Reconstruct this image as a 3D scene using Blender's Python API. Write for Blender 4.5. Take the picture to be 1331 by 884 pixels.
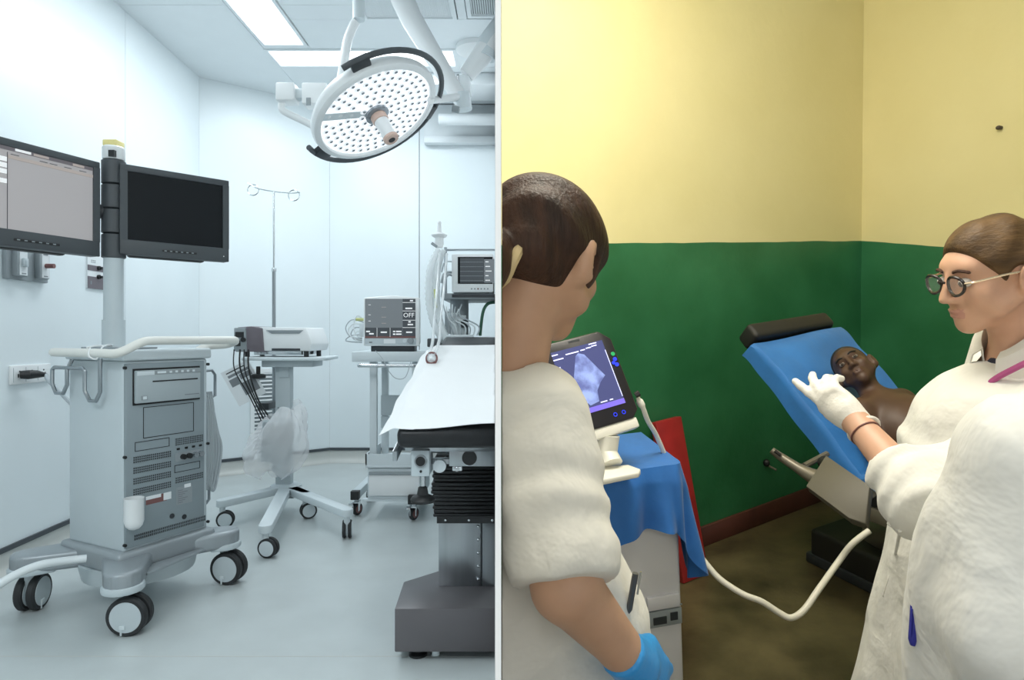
import bpy, bmesh, math, random
import numpy as np
from mathutils import Matrix, Vector
random.seed(4); np.random.seed(4)
PI = math.pi
for o in list(bpy.data.objects): bpy.data.objects.remove(o)
scene = bpy.context.scene
COL = scene.collection

# ------------------------------------------------------------------ camera
W, H = 1331.0, 884.0
F, X0, Y0 = 850.0, 670.0, 436.0          # focal length and principal point, in pixels of the frame
CAM = Vector((0, 0, 1.05))
cd = bpy.data.cameras.new('camera'); cam = bpy.data.objects.new('camera', cd); COL.objects.link(cam)
cam.location = CAM; cam.rotation_euler = (PI/2, 0, 0)
cd.sensor_fit = 'HORIZONTAL'; cd.sensor_width = 36.0; cd.lens = F/W*36.0
cd.shift_x = (W/2-X0)/W; cd.shift_y = (Y0-H/2)/W; cd.clip_start = 0.02
scene.camera = cam
# ------------------------------------------------------------------ world, exposure
scene.view_settings.view_transform = 'Standard'; scene.view_settings.look = 'None'
scene.view_settings.gamma = 1.0; scene.view_settings.use_curve_mapping = False
scene.view_settings.exposure = 0.0
wd = bpy.data.worlds.new('world'); scene.world = wd; wd.use_nodes = True
wd.node_tree.nodes['Background'].inputs[0].default_value = (0.86, 0.95, 1.0, 1)
wd.node_tree.nodes['Background'].inputs[1].default_value = 0.40

# the second room has its own level and lean: ROOM2 maps its coordinates (floor z = 0, eye at HR) to the world
HR = 1.60
TILT = math.atan(128/F); ROLL = math.radians(4.0)
ROT2 = Matrix.Rotation(-ROLL, 4, 'Y') @ Matrix.Rotation(TILT, 4, 'X')
ROOM2 = Matrix.Translation(CAM) @ ROT2 @ Matrix.Translation((0, 0, -HR))
R2I = ROT2.inverted()
def ray(px, py): return Vector(((px-X0)/F, 1.0, -(py-Y0)/F))
def LP(px, py, d): return CAM + ray(px, py)*d                     # operating room: point at a depth
def LZ(px, py, z): r = ray(px, py); return CAM + r*((z-CAM.z)/r.z)  # ... at a height
def RP(px, py, d): return Vector((0, 0, HR)) + (R2I @ ray(px, py))*d
def RZ(px, py, z): r = R2I @ ray(px, py); return Vector((0, 0, HR)) + r*((z-HR)/r.z)

def area(name, loc, target, sx, sy, power, col, room='L'):
    l = bpy.data.lights.new(name, 'AREA'); l.shape = 'RECTANGLE'; l.size = sx; l.size_y = sy
    l.energy = power; l.color = col
    o = bpy.data.objects.new(name, l); COL.objects.link(o)
    loc = Vector(loc); d = (Vector(target)-loc).normalized()
    m = Matrix.Translation(loc) @ d.to_track_quat('-Z', 'Y').to_matrix().to_4x4()
    o.matrix_world = (ROOM2 @ m) if room == 'R' else m
    return o
COOL = (0.90, 0.965, 1.0); WARM = (1.0, 0.94, 0.80)
area('ceiling_panel_light', (-1.505, 3.45, 2.94), (-1.505, 3.5, 0), 0.25, 1.5, 17, COOL)
area('ceiling_panel_light', (-1.035, 4.475, 2.94), (-1.035, 4.475, 0), 1.22, 0.24, 13, COOL)
area('ceiling_panel_light', (-1.2, -.4, 2.93), (-1.2, -.4, 0), 1.8, 1.2, 46, COOL)  # added unseen lamp, placed to brighten the partition's free edge
area('front_fill_light', (0.9, -1.3, 2.1), (0.9, 2.2, 0.9), 1.6, 1.3, 12, WARM, 'R')  # soft source added behind the camera, unseen; no window stands there
area('ceiling_lamp_light', (0.50, 1.6, 2.90), (0.75, 2.4, 0), 1.0, 0.8, 46, WARM, 'R')

# ------------------------------------------------------------------ materials
MATS = {}
def mat(name, col, rough=0.5, metal=0.0, var=0.0, vscale=6.0, bump=0.0, bscale=40.0, dist=0.0, emit=None, es=1.0,
        trans=0.0, alpha=1.0, stretch=None, col2=None, coat=0.0, sss=0.0, spec=None, sheen=0.0):
    if name in MATS: return MATS[name]
    m = bpy.data.materials.new(name); m.use_nodes = True; nt = m.node_tree; N = nt.nodes; L = nt.links
    b = N['Principled BSDF']
    b.inputs['Base Color'].default_value = (*col, 1); b.inputs['Roughness'].default_value = rough
    b.inputs['Metallic'].default_value = metal
    if trans: b.inputs['Transmission Weight'].default_value = trans
    if alpha < 1: b.inputs['Alpha'].default_value = alpha
    if coat: b.inputs['Coat Weight'].default_value = coat
    if sheen: b.inputs['Sheen Weight'].default_value = sheen
    if spec is not None: b.inputs['Specular IOR Level'].default_value = spec
    if sss:
        b.inputs['Subsurface Weight'].default_value = sss; b.inputs['Subsurface Scale'].default_value = 0.01
        b.inputs['Subsurface Radius'].default_value = (1, .35, .2)
    if emit:
        b.inputs['Emission Color'].default_value = (*emit, 1); b.inputs['Emission Strength'].default_value = es
    if var or bump or col2:
        tc = N.new('ShaderNodeTexCoord'); mp = N.new('ShaderNodeMapping'); L.new(tc.outputs['Object'], mp.inputs[0])
        if stretch: mp.inputs['Scale'].default_value = stretch
    if var or col2:
        n = N.new('ShaderNodeTexNoise'); n.inputs['Scale'].default_value = vscale; n.inputs['Detail'].default_value = 5
        L.new(mp.outputs[0], n.inputs['Vector'])
        r = N.new('ShaderNodeValToRGB'); L.new(n.outputs['Fac'], r.inputs[0])
        c1 = col2 if col2 else tuple(c*(1-var) for c in col)
        c2 = col if col2 else tuple(min(1, c*(1+var)) for c in col)
        r.color_ramp.elements[0].color = (*c1, 1); r.color_ramp.elements[1].color = (*c2, 1)
        r.color_ramp.elements[0].position = .35; r.color_ramp.elements[1].position = .65
        L.new(r.outputs[0], b.inputs['Base Color'])
    if bump:
        n2 = N.new('ShaderNodeTexNoise'); n2.inputs['Scale'].default_value = bscale; n2.inputs['Detail'].default_value = 4; n2.inputs['Distortion'].default_value = dist
        L.new(mp.outputs[0], n2.inputs['Vector'])
        bp = N.new('ShaderNodeBump'); bp.inputs['Strength'].default_value = bump; bp.inputs['Distance'].default_value = 0.02
        L.new(n2.outputs['Fac'], bp.inputs['Height']); L.new(bp.outputs[0], b.inputs['Normal'])
    MATS[name] = m; return m
mat('wall_white', (.80, .875, .905), .32, var=.015, vscale=2)
mat('ceiling_white', (.82, .875, .90), .5, var=.01)
mat('vinyl_floor', (.52, .57, .575), .30, var=.035, vscale=5, bump=.03, bscale=180)
mat('cove', (.55, .57, .55), .4, var=.03)
mat('strip_dark', (.055, .065, .075), .45)
mat('partition_white', (.95, .95, .95), .6)
mat('plastic_light', (.66, .73, .76), .38, var=.01)
mat('plastic_side', (.54, .61, .64), .4, var=.015)
mat('plastic_white', (.83, .86, .87), .32)
mat('cream', (.76, .77, .73), .35)
mat('panel_grey', (.27, .325, .35), .42, var=.02)
mat('printer_grey', (.40, .46, .485), .35)
mat('silver_paint', (.34, .38, .405), .33, .25)
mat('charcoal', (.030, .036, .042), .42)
mat('charcoal_pale', (.060, .070, .078), .45)  # paler charcoal for bezels, pole collars, work top and rail handle
mat('black', (.012, .013, .014), .45)
mat('rubber', (.022, .024, .026), .6)
mat('black_leather', (.012, .013, .015), .42, bump=.06, bscale=60)
mat('screen_black', (.006, .008, .010), .22, spec=.22)
mat('chrome', (.62, .65, .67), .18, 1.0)
mat('steel', (.42, .45, .47), .30, 1.0, var=.08, vscale=3, bump=.02, bscale=90, stretch=(12, 12, .6))
mat('steel_rod', (.34, .37, .39), .28, 1.0)
mat('table_base', (.135, .128, .135), .34, .15)
mat('hole', (.03, .035, .04), .7)
mat('sheet_white', (.90, .92, .93), .75, bump=.05, bscale=30)
mat('plate_grey', (.30, .34, .36), .5)
mat('plate_dark', (.16, .14, .16), .5)
mat('red_brown', (.20, .09, .085), .45)
mat('yellow_lens', (.78, .70, .30), .3, emit=(.8, .7, .25), es=.08)
mat('label_yellow', (.62, .66, .28), .5)
mat('ui_grey', (.30, .285, .29), .4, emit=(.40, .385, .39), es=.42)
mat('ui_dark', (.10, .09, .10), .4, emit=(.12, .11, .12), es=.5)
mat('ui_tan', (.3, .26, .24), .4, emit=(.45, .39, .36), es=.45)
mat('ui_white', (.6, .6, .6), .4, emit=(.75, .78, .80), es=.6)
mat('ui_line', (.05, .05, .06), .5)
mat('ecg_grey', (.10, .115, .125), .35, emit=(.15, .17, .185), es=.6)
mat('ecg_dark', (.035, .042, .048), .3, emit=(.05, .06, .07), es=.5)
mat('lamp_glass', (.9, .93, .95), .25, emit=(.93, .97, 1.0), es=.95)
mat('led', (1, 1, 1), .2, emit=(1, 1, 1), es=5.0)
mat('led_cup', (.30, .33, .36), .25, .6)
mat('lamp_cup', (.86, .89, .91), .3, emit=(.9, .95, 1.0), es=.50)
mat('light_panel', (1, 1, 1), .4, emit=(.97, .99, 1.0), es=1.6)
mat('peach', (.70, .50, .42), .4)
mat('clear_film', (.97, .98, 1.0), .22, alpha=.40, bump=.35, bscale=18)
mat('clear_tube', (.86, .91, .93), .2, alpha=.55)
mat('pale_tube', (.74, .80, .82), .3)
mat('green_hose', (.05, .16, .10), .4)
mat('cable_grey', (.42, .47, .50), .45)
mat('paper', (.80, .84, .86), .6)
mat('print_grey', (.22, .24, .26), .6)
# second room
mat('floor_concrete', (.140, .112, .055), .38, col2=(.042, .034, .016), vscale=3.2, bump=.12, bscale=25, coat=.15)
mat('maroon', (.075, .022, .014), .5, var=.25, vscale=5)
mat('red_paint', (.36, .022, .022), .45, var=.15, vscale=8)
mat('blue_drape', (.012, .135, .46), .62, var=.10, vscale=7, bump=.12, bscale=22, sheen=.2)
mat('blue_sheet', (.016, .15, .45), .6, var=.12, vscale=6, bump=.18, bscale=14, sheen=.2)
mat('coat_white', (.74, .73, .685), .8, var=.03, vscale=4, bump=.75, bscale=9, dist=.25, sheen=.15)
mat('scrub_white', (.77, .76, .71), .82, var=.03, vscale=4, bump=.75, bscale=9, dist=.25, sheen=.15)
mat('skin_light', (.60, .35, .235), .48, var=.06, vscale=14, sss=.12)
mat('skin_tan', (.55, .33, .22), .5, var=.06, vscale=14, sss=.10)
mat('skin_dark', (.078, .040, .023), .52, var=.12, vscale=12)
mat('skin_palm', (.12, .065, .04), .5)
mat('lips', (.50, .25, .19), .45)
mat('lips_dark', (.085, .042, .028), .5)
mat('hair_brown', (.066, .030, .018), .5, spec=.3, col2=(.028, .014, .009), vscale=9, bump=.22, bscale=40, stretch=(5, 5, .8))
mat('hair_light', (.125, .070, .027), .55, spec=.3, col2=(.060, .033, .013), vscale=9, bump=.18, bscale=40, stretch=(.7, 4, 6))
mat('hair_tie', (.70, .55, .30), .5)
mat('eye_white', (.62, .58, .54), .25)
mat('eye_dull', (.26, .22, .19), .3)
mat('iris', (.03, .018, .01), .2)
mat('glove_white', (.80, .775, .72), .42, bump=.15, bscale=60)
mat('glove_blue', (.04, .33, .78), .4, bump=.1, bscale=50)
mat('frame_black', (.018, .012, .010), .25)
mat('gold', (.80, .66, .48), .25, .9)
mat('lens_clear', (.95, .97, .96), .05, alpha=.05)
mat('lanyard', (.36, .06, .20), .5)
mat('navy', (.012, .014, .035), .7)
mat('us_black', (.014, .013, .017), .35)
mat('us_screen', (.03, .035, .10), .25, emit=(.070, .078, .20), es=.85)
mat('us_bar', (.1, .08, .3), .3, emit=(.18, .13, .70), es=1.0)
mat('us_white', (.5, .5, .7), .3, emit=(.62, .66, .95), es=1.0)
mat('us_blue', (.02, .03, .4), .3, emit=(.02, .05, .85), es=1.0)
mat('us_green', (.02, .3, .1), .3, emit=(.02, .25, .08), es=.7)
mat('cart_white', (.72, .72, .76), .35)
mat('foot_white', (.80, .79, .72), .4)
mat('chair_grey', (.115, .105, .08), .5)
mat('chair_metal', (.20, .18, .14), .4, .4)
mat('chair_black', (.012, .012, .011), .6)
mat('cord_white', (.62, .60, .52), .45)
mat('pen_blue', (.03, .03, .32), .35)
mat('pen_grey', (.09, .095, .10), .35)
mat('nail', (.06, .045, .03), .5)
mat('bracelet', (.16, .06, .05), .5)

def screen_sector():                                             # the fan-shaped scan picture on the tablet
    m = mat('us_fan', (.08, .1, .25), .3, emit=(.25, .33, .75), es=.9)
    nt = m.node_tree; N = nt.nodes; L = nt.links
    tc = N.new('ShaderNodeTexCoord'); n = N.new('ShaderNodeTexNoise'); n.inputs['Scale'].default_value = 22
    n.inputs['Detail'].default_value = 6
    L.new(tc.outputs['Object'], n.inputs['Vector'])
    r = N.new('ShaderNodeValToRGB'); L.new(n.outputs['Fac'], r.inputs[0])
    r.color_ramp.elements[0].position = .40; r.color_ramp.elements[0].color = (.10, .12, .32, 1)
    r.color_ramp.elements[1].position = .62; r.color_ramp.elements[1].color = (.42, .55, .95, 1)
    L.new(r.outputs[0], N['Principled BSDF'].inputs['Emission Color'])
screen_sector()

def two_tone(name, wobble_seed):                                 # yellow distemper above, green gloss paint below
    m = bpy.data.materials.new(name); m.use_nodes = True; nt = m.node_tree; N = nt.nodes; L = nt.links
    b = N['Principled BSDF']
    tc = N.new('ShaderNodeTexCoord'); sx = N.new('ShaderNodeSeparateXYZ'); L.new(tc.outputs['Object'], sx.inputs[0])
    nz = N.new('ShaderNodeTexNoise'); nz.inputs['Scale'].default_value = 3; L.new(tc.outputs['Object'], nz.inputs['Vector'])
    ma = N.new('ShaderNodeMath'); ma.operation = 'MULTIPLY_ADD'; L.new(nz.outputs['Fac'], ma.inputs[0])
    ma.inputs[1].default_value = .02; L.new(sx.outputs['Z'], ma.inputs[2])
    # the painter's line is not quite level: it drops along x
    ml = N.new('ShaderNodeMath'); ml.operation = 'MULTIPLY_ADD'; L.new(sx.outputs['X'], ml.inputs[0])
    ml.inputs[1].default_value = PAINT[wobble_seed][0]; L.new(ma.outputs[0], ml.inputs[2])
    gt = N.new('ShaderNodeMath'); gt.operation = 'GREATER_THAN'; L.new(ml.outputs[0], gt.inputs[0]); gt.inputs[1].default_value = PAINT[wobble_seed][1]+.01
    def tone(c1, c2, sc):
        n = N.new('ShaderNodeTexNoise'); n.inputs['Scale'].default_value = sc; n.inputs['Detail'].default_value = 6
        L.new(tc.outputs['Object'], n.inputs['Vector'])
        r = N.new('ShaderNodeValToRGB'); L.new(n.outputs['Fac'], r.inputs[0])
        r.color_ramp.elements[0].color = (*c1, 1); r.color_ramp.elements[1].color = (*c2, 1)
        r.color_ramp.elements[0].position = .3; r.color_ramp.elements[1].position = .7
        return r
    y = tone((.76, .675, .33), (.82, .735, .39), 1.6); g = tone((.020, .135, .050), (.036, .190, .080), 3.5)
    mx = N.new('ShaderNodeMix'); mx.data_type = 'RGBA'; L.new(gt.outputs[0], mx.inputs[0])
    L.new(g.outputs[0], mx.inputs[6]); L.new(y.outputs[0], mx.inputs[7]); L.new(mx.outputs[2], b.inputs['Base Color'])
    mr = N.new('ShaderNodeMath'); mr.operation = 'MULTIPLY_ADD'; L.new(gt.outputs[0], mr.inputs[0]); mr.inputs[1].default_value = .38; mr.inputs[2].default_value = .42
    L.new(mr.outputs[0], b.inputs['Roughness'])
    n2 = N.new('ShaderNodeTexNoise'); n2.inputs['Scale'].default_value = 14; n2.inputs['Detail'].default_value = 6
    L.new(tc.outputs['Object'], n2.inputs['Vector'])
    bp = N.new('ShaderNodeBump'); bp.inputs['Strength'].default_value = .12; bp.inputs['Distance'].default_value = .02
    L.new(n2.outputs['Fac'], bp.inputs['Height']); L.new(bp.outputs[0], b.inputs['Normal'])
    MATS[name] = m

# ------------------------------------------------------------------ geometry helpers: a shape is (verts, faces)
def join(*gs):
    V, Fc = [], []
    for g in gs:
        b = len(V); V += [tuple(v) for v in g[0]]; Fc += [tuple(i+b for i in f) for f in g[1]]
    return V, Fc
def xf(g, m): return [tuple(m @ Vector(v)) for v in g[0]], g[1]
def from_bm(bm):
    bm.verts.index_update(); r = [tuple(v.co) for v in bm.verts], [tuple(v.index for v in f.verts) for f in bm.faces]
    bm.free(); return r
def to_bm(g):
    bm = bmesh.new(); vs = [bm.verts.new(v) for v in g[0]]
    for f in g[1]:
        try: bm.faces.new([vs[i] for i in f])
        except ValueError: pass
    bm.normal_update(); return bm
def bevel(g, w, seg=2):
    bm = to_bm(g); bmesh.ops.bevel(bm, geom=list(bm.edges), offset=w, segments=seg, affect='EDGES', profile=.5)
    return from_bm(bm)
def box(x0, x1, y0, y1, z0, z1, bev=0, seg=2):
    v = [(x, y, z) for z in (z0, z1) for y in (y0, y1) for x in (x0, x1)]
    f = [(0, 2, 3, 1), (4, 5, 7, 6), (0, 1, 5, 4), (2, 6, 7, 3), (0, 4, 6, 2), (1, 3, 7, 5)]
    g = (v, f)
    return bevel(g, bev, seg) if bev else g
def frame_of(d):
    d = Vector(d).normalized(); a = Vector((0, 0, 1)) if abs(d.z) < .9 else Vector((1, 0, 0))
    u = d.cross(a).normalized(); return u, d.cross(u).normalized()
def tube(pts, r, n=10, closed=False, cap=True):
    pts = [Vector(p) for p in pts]; N = len(pts); V, Fc = [], []
    rs = r if isinstance(r, (list, tuple)) else [r]*N
    u = None
    for i, p in enumerate(pts):
        if closed: d = (pts[(i+1) % N]-pts[i-1])
        else: d = pts[min(i+1, N-1)]-pts[max(i-1, 0)]
        d.normalize()
        if u is None: u, _ = frame_of(d)
        u = (u-d*u.dot(d))
        u = u.normalized() if u.length > 1e-6 else frame_of(d)[0]
        w = d.cross(u)
        for k in range(n):
            a = 2*PI*k/n; V.append(p+(u*math.cos(a)+w*math.sin(a))*rs[i])
    for i in range(N if closed else N-1):
        j = (i+1) % N
        for k in range(n): Fc.append((i*n+k, i*n+(k+1) % n, j*n+(k+1) % n, j*n+k))
    if cap and not closed: Fc += [tuple(range(n-1, -1, -1)), tuple((N-1)*n+k for k in range(n))]
    return V, Fc
def cyl(p, q, r, r2=None, n=18): return tube([p, q], [r, r if r2 is None else r2], n)
def curve(pts, sub=8, closed=False):                             # Catmull-Rom through the points
    P = [Vector(p) for p in pts]; out = []; N = len(P)
    for i in range(N if closed else N-1):
        a, b, c, d = (P[i-1] if (i or closed) else P[0]), P[i], P[(i+1) % N], (P[(i+2) % N] if (closed or i+2 < N) else P[-1])
        for k in range(sub):
            t = k/sub; out.append(.5*((2*b)+(c-a)*t+(2*a-5*b+4*c-d)*t*t+(3*b-a-3*c+d)*t**3))
    if not closed: out.append(P[-1])
    return out
def lathe(prof, n=24, m=Matrix()):                               # profile (r, z) about z
    V, Fc = [], []
    for r, z in prof:
        for k in range(n): V.append(m @ Vector((r*math.cos(2*PI*k/n), r*math.sin(2*PI*k/n), z)))
    for i in range(len(prof)-1):
        for k in range(n): Fc.append((i*n+k, i*n+(k+1) % n, (i+1)*n+(k+1) % n, (i+1)*n+k))
    Fc += [tuple(range(n-1, -1, -1)), tuple((len(prof)-1)*n+k for k in range(n))]
    return V, Fc
def prism(poly, z0, z1, bev=0, seg=2):
    n = len(poly); V = [(x, y, z0) for x, y in poly]+[(x, y, z1) for x, y in poly]
    Fc = [tuple(range(n-1, -1, -1)), tuple(range(n, 2*n))]+[(k, (k+1) % n, n+(k+1) % n, n+k) for k in range(n)]
    g = (V, Fc); return bevel(g, bev, seg) if bev else g
def ball(c, r, n=14, m=None):
    r = r if isinstance(r, (tuple, list)) else (r, r, r); V, Fc = [], []
    for i in range(1, n):
        t = PI*i/n
        for k in range(2*n): p = PI*k/n; V.append((c[0]+r[0]*math.sin(t)*math.cos(p), c[1]+r[1]*math.sin(t)*math.sin(p), c[2]+r[2]*math.cos(t)))
    for i in range(n-2):
        for k in range(2*n): Fc.append((i*2*n+k, (i+1)*2*n+k, (i+1)*2*n+(k+1) % (2*n), i*2*n+(k+1) % (2*n)))
    a = len(V); V += [(c[0], c[1], c[2]+r[2]), (c[0], c[1], c[2]-r[2])]
    for k in range(2*n):
        Fc.append((a, k, (k+1) % (2*n))); Fc.append((a+1, (n-2)*2*n+(k+1) % (2*n), (n-2)*2*n+k))
    return V, Fc
def grid(fn, nu, nv, thick=0):                                   # fn(u,v) surface, optionally with thickness
    V = [fn(i/nu, j/nv) for j in range(nv+1) for i in range(nu+1)]
    Fc = [(j*(nu+1)+i, j*(nu+1)+i+1, (j+1)*(nu+1)+i+1, (j+1)*(nu+1)+i) for j in range(nv) for i in range(nu)]
    if thick:
        bm = to_bm((V, Fc)); bmesh.ops.solidify(bm, geom=list(bm.faces), thickness=thick); return from_bm(bm)
    return V, Fc
def text(s, size, m):
    cu = bpy.data.curves.new('t', 'FONT'); cu.body = s; cu.size = size; cu.extrude = .0004; cu.align_x = 'CENTER'; cu.align_y = 'CENTER'
    cu.resolution_u = 2
    o = bpy.data.objects.new('t', cu); COL.objects.link(o); dg = bpy.context.evaluated_depsgraph_get()
    me = bpy.data.meshes.new_from_object(o.evaluated_get(dg)); bpy.data.objects.remove(o)
    g = [tuple(m @ v.co) for v in me.vertices], [tuple(p.vertices) for p in me.polygons]
    bpy.data.meshes.remove(me); return g

ROOM = 'L'; TOPS = {'L': [], 'R': []}
def mesh_data(name, g, m, smooth=True):
    me = bpy.data.meshes.new(name); me.from_pydata([tuple(v) for v in g[0]], [], [tuple(int(i) for i in f) for f in g[1]])
    bm = bmesh.new(); bm.from_mesh(me); bmesh.ops.recalc_face_normals(bm, faces=list(bm.faces)); bm.to_mesh(me); bm.free()
    for x in (m if isinstance(m, (list, tuple)) else [m]): me.materials.append(MATS[x])
    if smooth: me.shade_smooth(); me.set_sharp_from_angle(angle=math.radians(38))
    return me
def obj(name, g, m, parent=None, smooth=True, label=None, kind=None):
    o = bpy.data.objects.new(name, g if isinstance(g, bpy.types.Mesh) else mesh_data(name, g, m, smooth)); COL.objects.link(o)
    if parent is not None: attach(o, parent)
    else: TOPS[ROOM].append(o)
    if label: o['label'] = label
    if kind: o['kind'] = kind
    return o
def wm(o):
    m = o.matrix_basis.copy()
    return wm(o.parent) @ o.matrix_parent_inverse @ m if o.parent else m
def attach(o, p): o.parent = p; o.matrix_parent_inverse = wm(p).inverted()
def tag(o, label, cat, group=None):
    o['label'] = label; o['category'] = cat
    if group: o['group'] = group
    return o
def thing(name, label, cat, loc=(0, 0, 0), group=None):
    o = bpy.data.objects.new(name, None); o.empty_display_size = .05; COL.objects.link(o); o.location = loc
    TOPS[ROOM].append(o); return tag(o, label, cat, group)
def fr(o, ex, ey=None, ez=None):                                  # frame from origin and two axes
    ex = Vector(ex).normalized()
    if ez is None:
        ey = Vector(ey); ey = (ey-ex*ey.dot(ex)).normalized(); ez = ex.cross(ey)
    elif ey is None:
        ez = Vector(ez); ez = (ez-ex*ez.dot(ex)).normalized(); ey = ez.cross(ex)
    return Matrix(((ex.x, ey.x, ez.x, o[0]), (ex.y, ey.y, ez.y, o[1]), (ex.z, ey.z, ez.z, o[2]), (0, 0, 0, 1)))
# ================================================================== OPERATING ROOM (left of the partition)
ROOM = 'L'
ZC = 2.95
def wall_a_x(y): return -2.246-.0403*(y-2.85)
CAB = Vector((wall_a_x(4.81), 4.81, 0)); CBC = Vector((-1.539, 5.42, 0))
fl = obj('floor', box(-2.6, .25, -1.6, 5.6, -.05, 0), 'vinyl_floor', smooth=False, kind='structure')
obj('floor_seam', box(-2.2, -.08, 2.136, 2.141, -.001, .0006), 'cove', fl, False)
def wall(name, a, b, cuts, z0, z1, m, th=.06, gap=.004):
    a, b = Vector(a), Vector(b); d = (b-a); L = d.length; M4 = fr(a, d, ez=(0, 0, 1))     # local x along the wall, -y into the room
    w = obj(name, xf(box(0, L, .012, th, z0, z1), M4), 'strip_dark', smooth=False, kind='structure')
    cuts = [0]+cuts+[L]
    for i in range(len(cuts)-1):
        obj('wall_panel', xf(box(cuts[i]+(gap/2 if i else 0), cuts[i+1]-gap/2, 0, .0125, z0, z1), M4), m, w, False)
    return M4
A0 = Vector((wall_a_x(-1.5), -1.5, 0)); LA = (CAB-A0).length; sA = lambda y: (y+1.5)/(4.81+1.5)*LA
MA = wall('wall_left', A0, CAB, [sA(1.4), sA(3.831)], 0, ZC, 'wall_white')
MB_ = wall('wall_corner', CAB, CBC, [], 0, ZC, 'wall_white')
MC = wall('wall_back', CBC, (-.10, 5.42, 0), [-.797+1.539], 0, ZC, 'wall_white', gap=.006)
def cove(name, a, b):
    a, b = Vector(a), Vector(b); M4 = fr(a, b-a, ez=(0, 0, 1)); L = (b-a).length
    prof = [(0, .10), (-.004, .10)]+[(-.004-.05*(1-math.cos(t)), .055-.054*math.sin(t)) for t in (0, .3, .6, .9, 1.2, 1.57)]+[(0, .001)]
    n = len(prof); V = [(x, p[0], p[1]) for x in (-.02, L+.02) for p in prof]
    Fc = [tuple(range(n)), tuple(range(2*n-1, n-1, -1))]+[(k, n+k, n+(k+1) % n, (k+1) % n) for k in range(n)]
    o = obj(name, xf((V, Fc), M4), 'cove', kind='structure')
    obj('skirting_strip', xf(box(-.01, L+.01, -.010, 0, .098, .120), M4), 'strip_dark', o, False, label='thin dark strip along the top of the coved skirting')
cove('baseboard_left', A0, CAB); cove('baseboard_corner', CAB, CBC); cove('baseboard_back', CBC, (-.10, 5.42, 0))

# ceiling: backing and the tiles that show their joints
ceil = obj('ceiling', box(-2.5, -.02, -1.5, 5.5, ZC+.012, ZC+.06), 'strip_dark', smooth=False, kind='structure')
tiles = [(-2.5, -1.665, -1.5, 3.76), (-2.5, -1.665, 3.76, 5.5), (-1.665, -1.355, 4.285, 4.335), (-1.355, -.915, 2.6, 3.76), (-1.355, -.60, 3.93, 4.335), (-1.355, -.915, 3.76, 3.93),
         (-.60, -.02, 3.93, 4.335), (-.405, -.02, 4.335, 4.635), (-1.665, -.02, 4.635, 5.5), (-.915, -.02, 2.4, 2.6), (-1.665, -.02, 1.7, 2.4), (-1.665, -1.355, 2.4, 2.5), (-1.355, -.915, 2.4, 2.6),
         (-1.665, -.02, .25, 1.7), (-.345, -.29, 2.6, 3.93)]
for x0, x1, y0, y1 in tiles:
    obj('ceiling_tile', box(x0+.0015, x1-.0015, y0+.0015, y1-.0015, ZC, ZC+.013), 'ceiling_white', ceil, False)
def ceiling_light(x0, x1, y0, y1, label):
    t = thing('ceiling_light', label, 'ceiling light', ((x0+x1)/2, (y0+y1)/2, ZC), 'recessed ceiling light panels')
    g = [box(x0-.02, x1+.02, y0-.02, y0, ZC-.008, ZC+.02), box(x0-.02, x1+.02, y1, y1+.02, ZC-.008, ZC+.02), box(x0-.02, x0, y0, y1, ZC-.008, ZC+.02), box(x1, x1+.02, y0, y1, ZC-.008, ZC+.02)]
    obj('frame', join(*g), 'ceiling_white', t, False)
    obj('diffuser', box(x0, x1, y0, y1, ZC+.002, ZC+.012), 'light_panel', t, False)
ceiling_light(-1.635, -1.38, 2.52, 4.26, 'long recessed light panel running away along the ceiling at left')
ceiling_light(-1.65, -.42, 4.355, 4.60, 'recessed light panel lying crosswise above the surgical lamp')
ceiling_light(-2.1, -.3, -1.0, .2, 'large added ceiling light panel above and behind the viewer, out of view')  # panel added for the unseen lamp that whitens the partition edge
def ceiling_vent(x0, x1, y0, y1, label, nx, ny, slat=False):
    t = thing('ceiling_vent', label, 'vent', ((x0+x1)/2, (y0+y1)/2, ZC), 'ceiling air vents')
    w = .025
    obj('frame', join(box(x0, x1, y0, y0+w, ZC-.01, ZC+.012), box(x0, x1, y1-w, y1, ZC-.01, ZC+.012), box(x0, x0+w, y0+w, y1-w, ZC-.01, ZC+.012), box(x1-w, x1, y0+w, y1-w, ZC-.01, ZC+.012)), 'ceiling_white', t, False)
    obj('backing', box(x0+w, x1-w, y0+w, y1-w, ZC+.006, ZC+.012), 'plate_grey', t, False)
    g = []
    for i in range(nx):                                          # perforated grille as a crossing lattice
        x = x0+w+(x1-x0-2*w)*(i+.5)/nx; g.append(box(x-.003, x+.003, y0+w, y1-w, ZC-.002, ZC+.003))
    for j in range(0 if slat else ny):
        y = y0+w+(y1-y0-2*w)*(j+.5)/ny; g.append(box(x0+w, x1-w, y-.003, y+.003, ZC-.0025, ZC+.0025))
    o = obj('grille', join(*g), 'ceiling_white', t, False); o['kind'] = 'stuff'
ceiling_vent(-.91, -.35, 2.6, 3.93, 'perforated ceiling air vent beside the lamp arm', 44, 100)
ceiling_vent(-.285, -.08, 2.6, 3.90, 'slatted ceiling air vent in the corner by the white partition', 12, 0, True)
# sliding-rail housings on the ceiling over the far wall
o = obj('trim_1', join(box(-.62, -.13, 4.72, 5.05, 2.86, ZC, .01), cyl((-.60, 5.12, 2.74), (-.14, 5.12, 2.74), .045)), 'ceiling_white', kind='structure')
o = obj('trim_2', join(box(-.75, -.135, 5.33, 5.41, 2.62, 2.68, .01), box(-.75, -.135, 5.36, 5.41, 2.68, ZC-.01)), 'ceiling_white', kind='structure')
o = obj('trim_3', lathe([(.13, 0), (.13, .03), (.10, .045)], 24, Matrix.Translation((-.26, 4.30, ZC)) @ Matrix.Rotation(PI, 4, 'X')), 'plastic_white', kind='structure')

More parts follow.
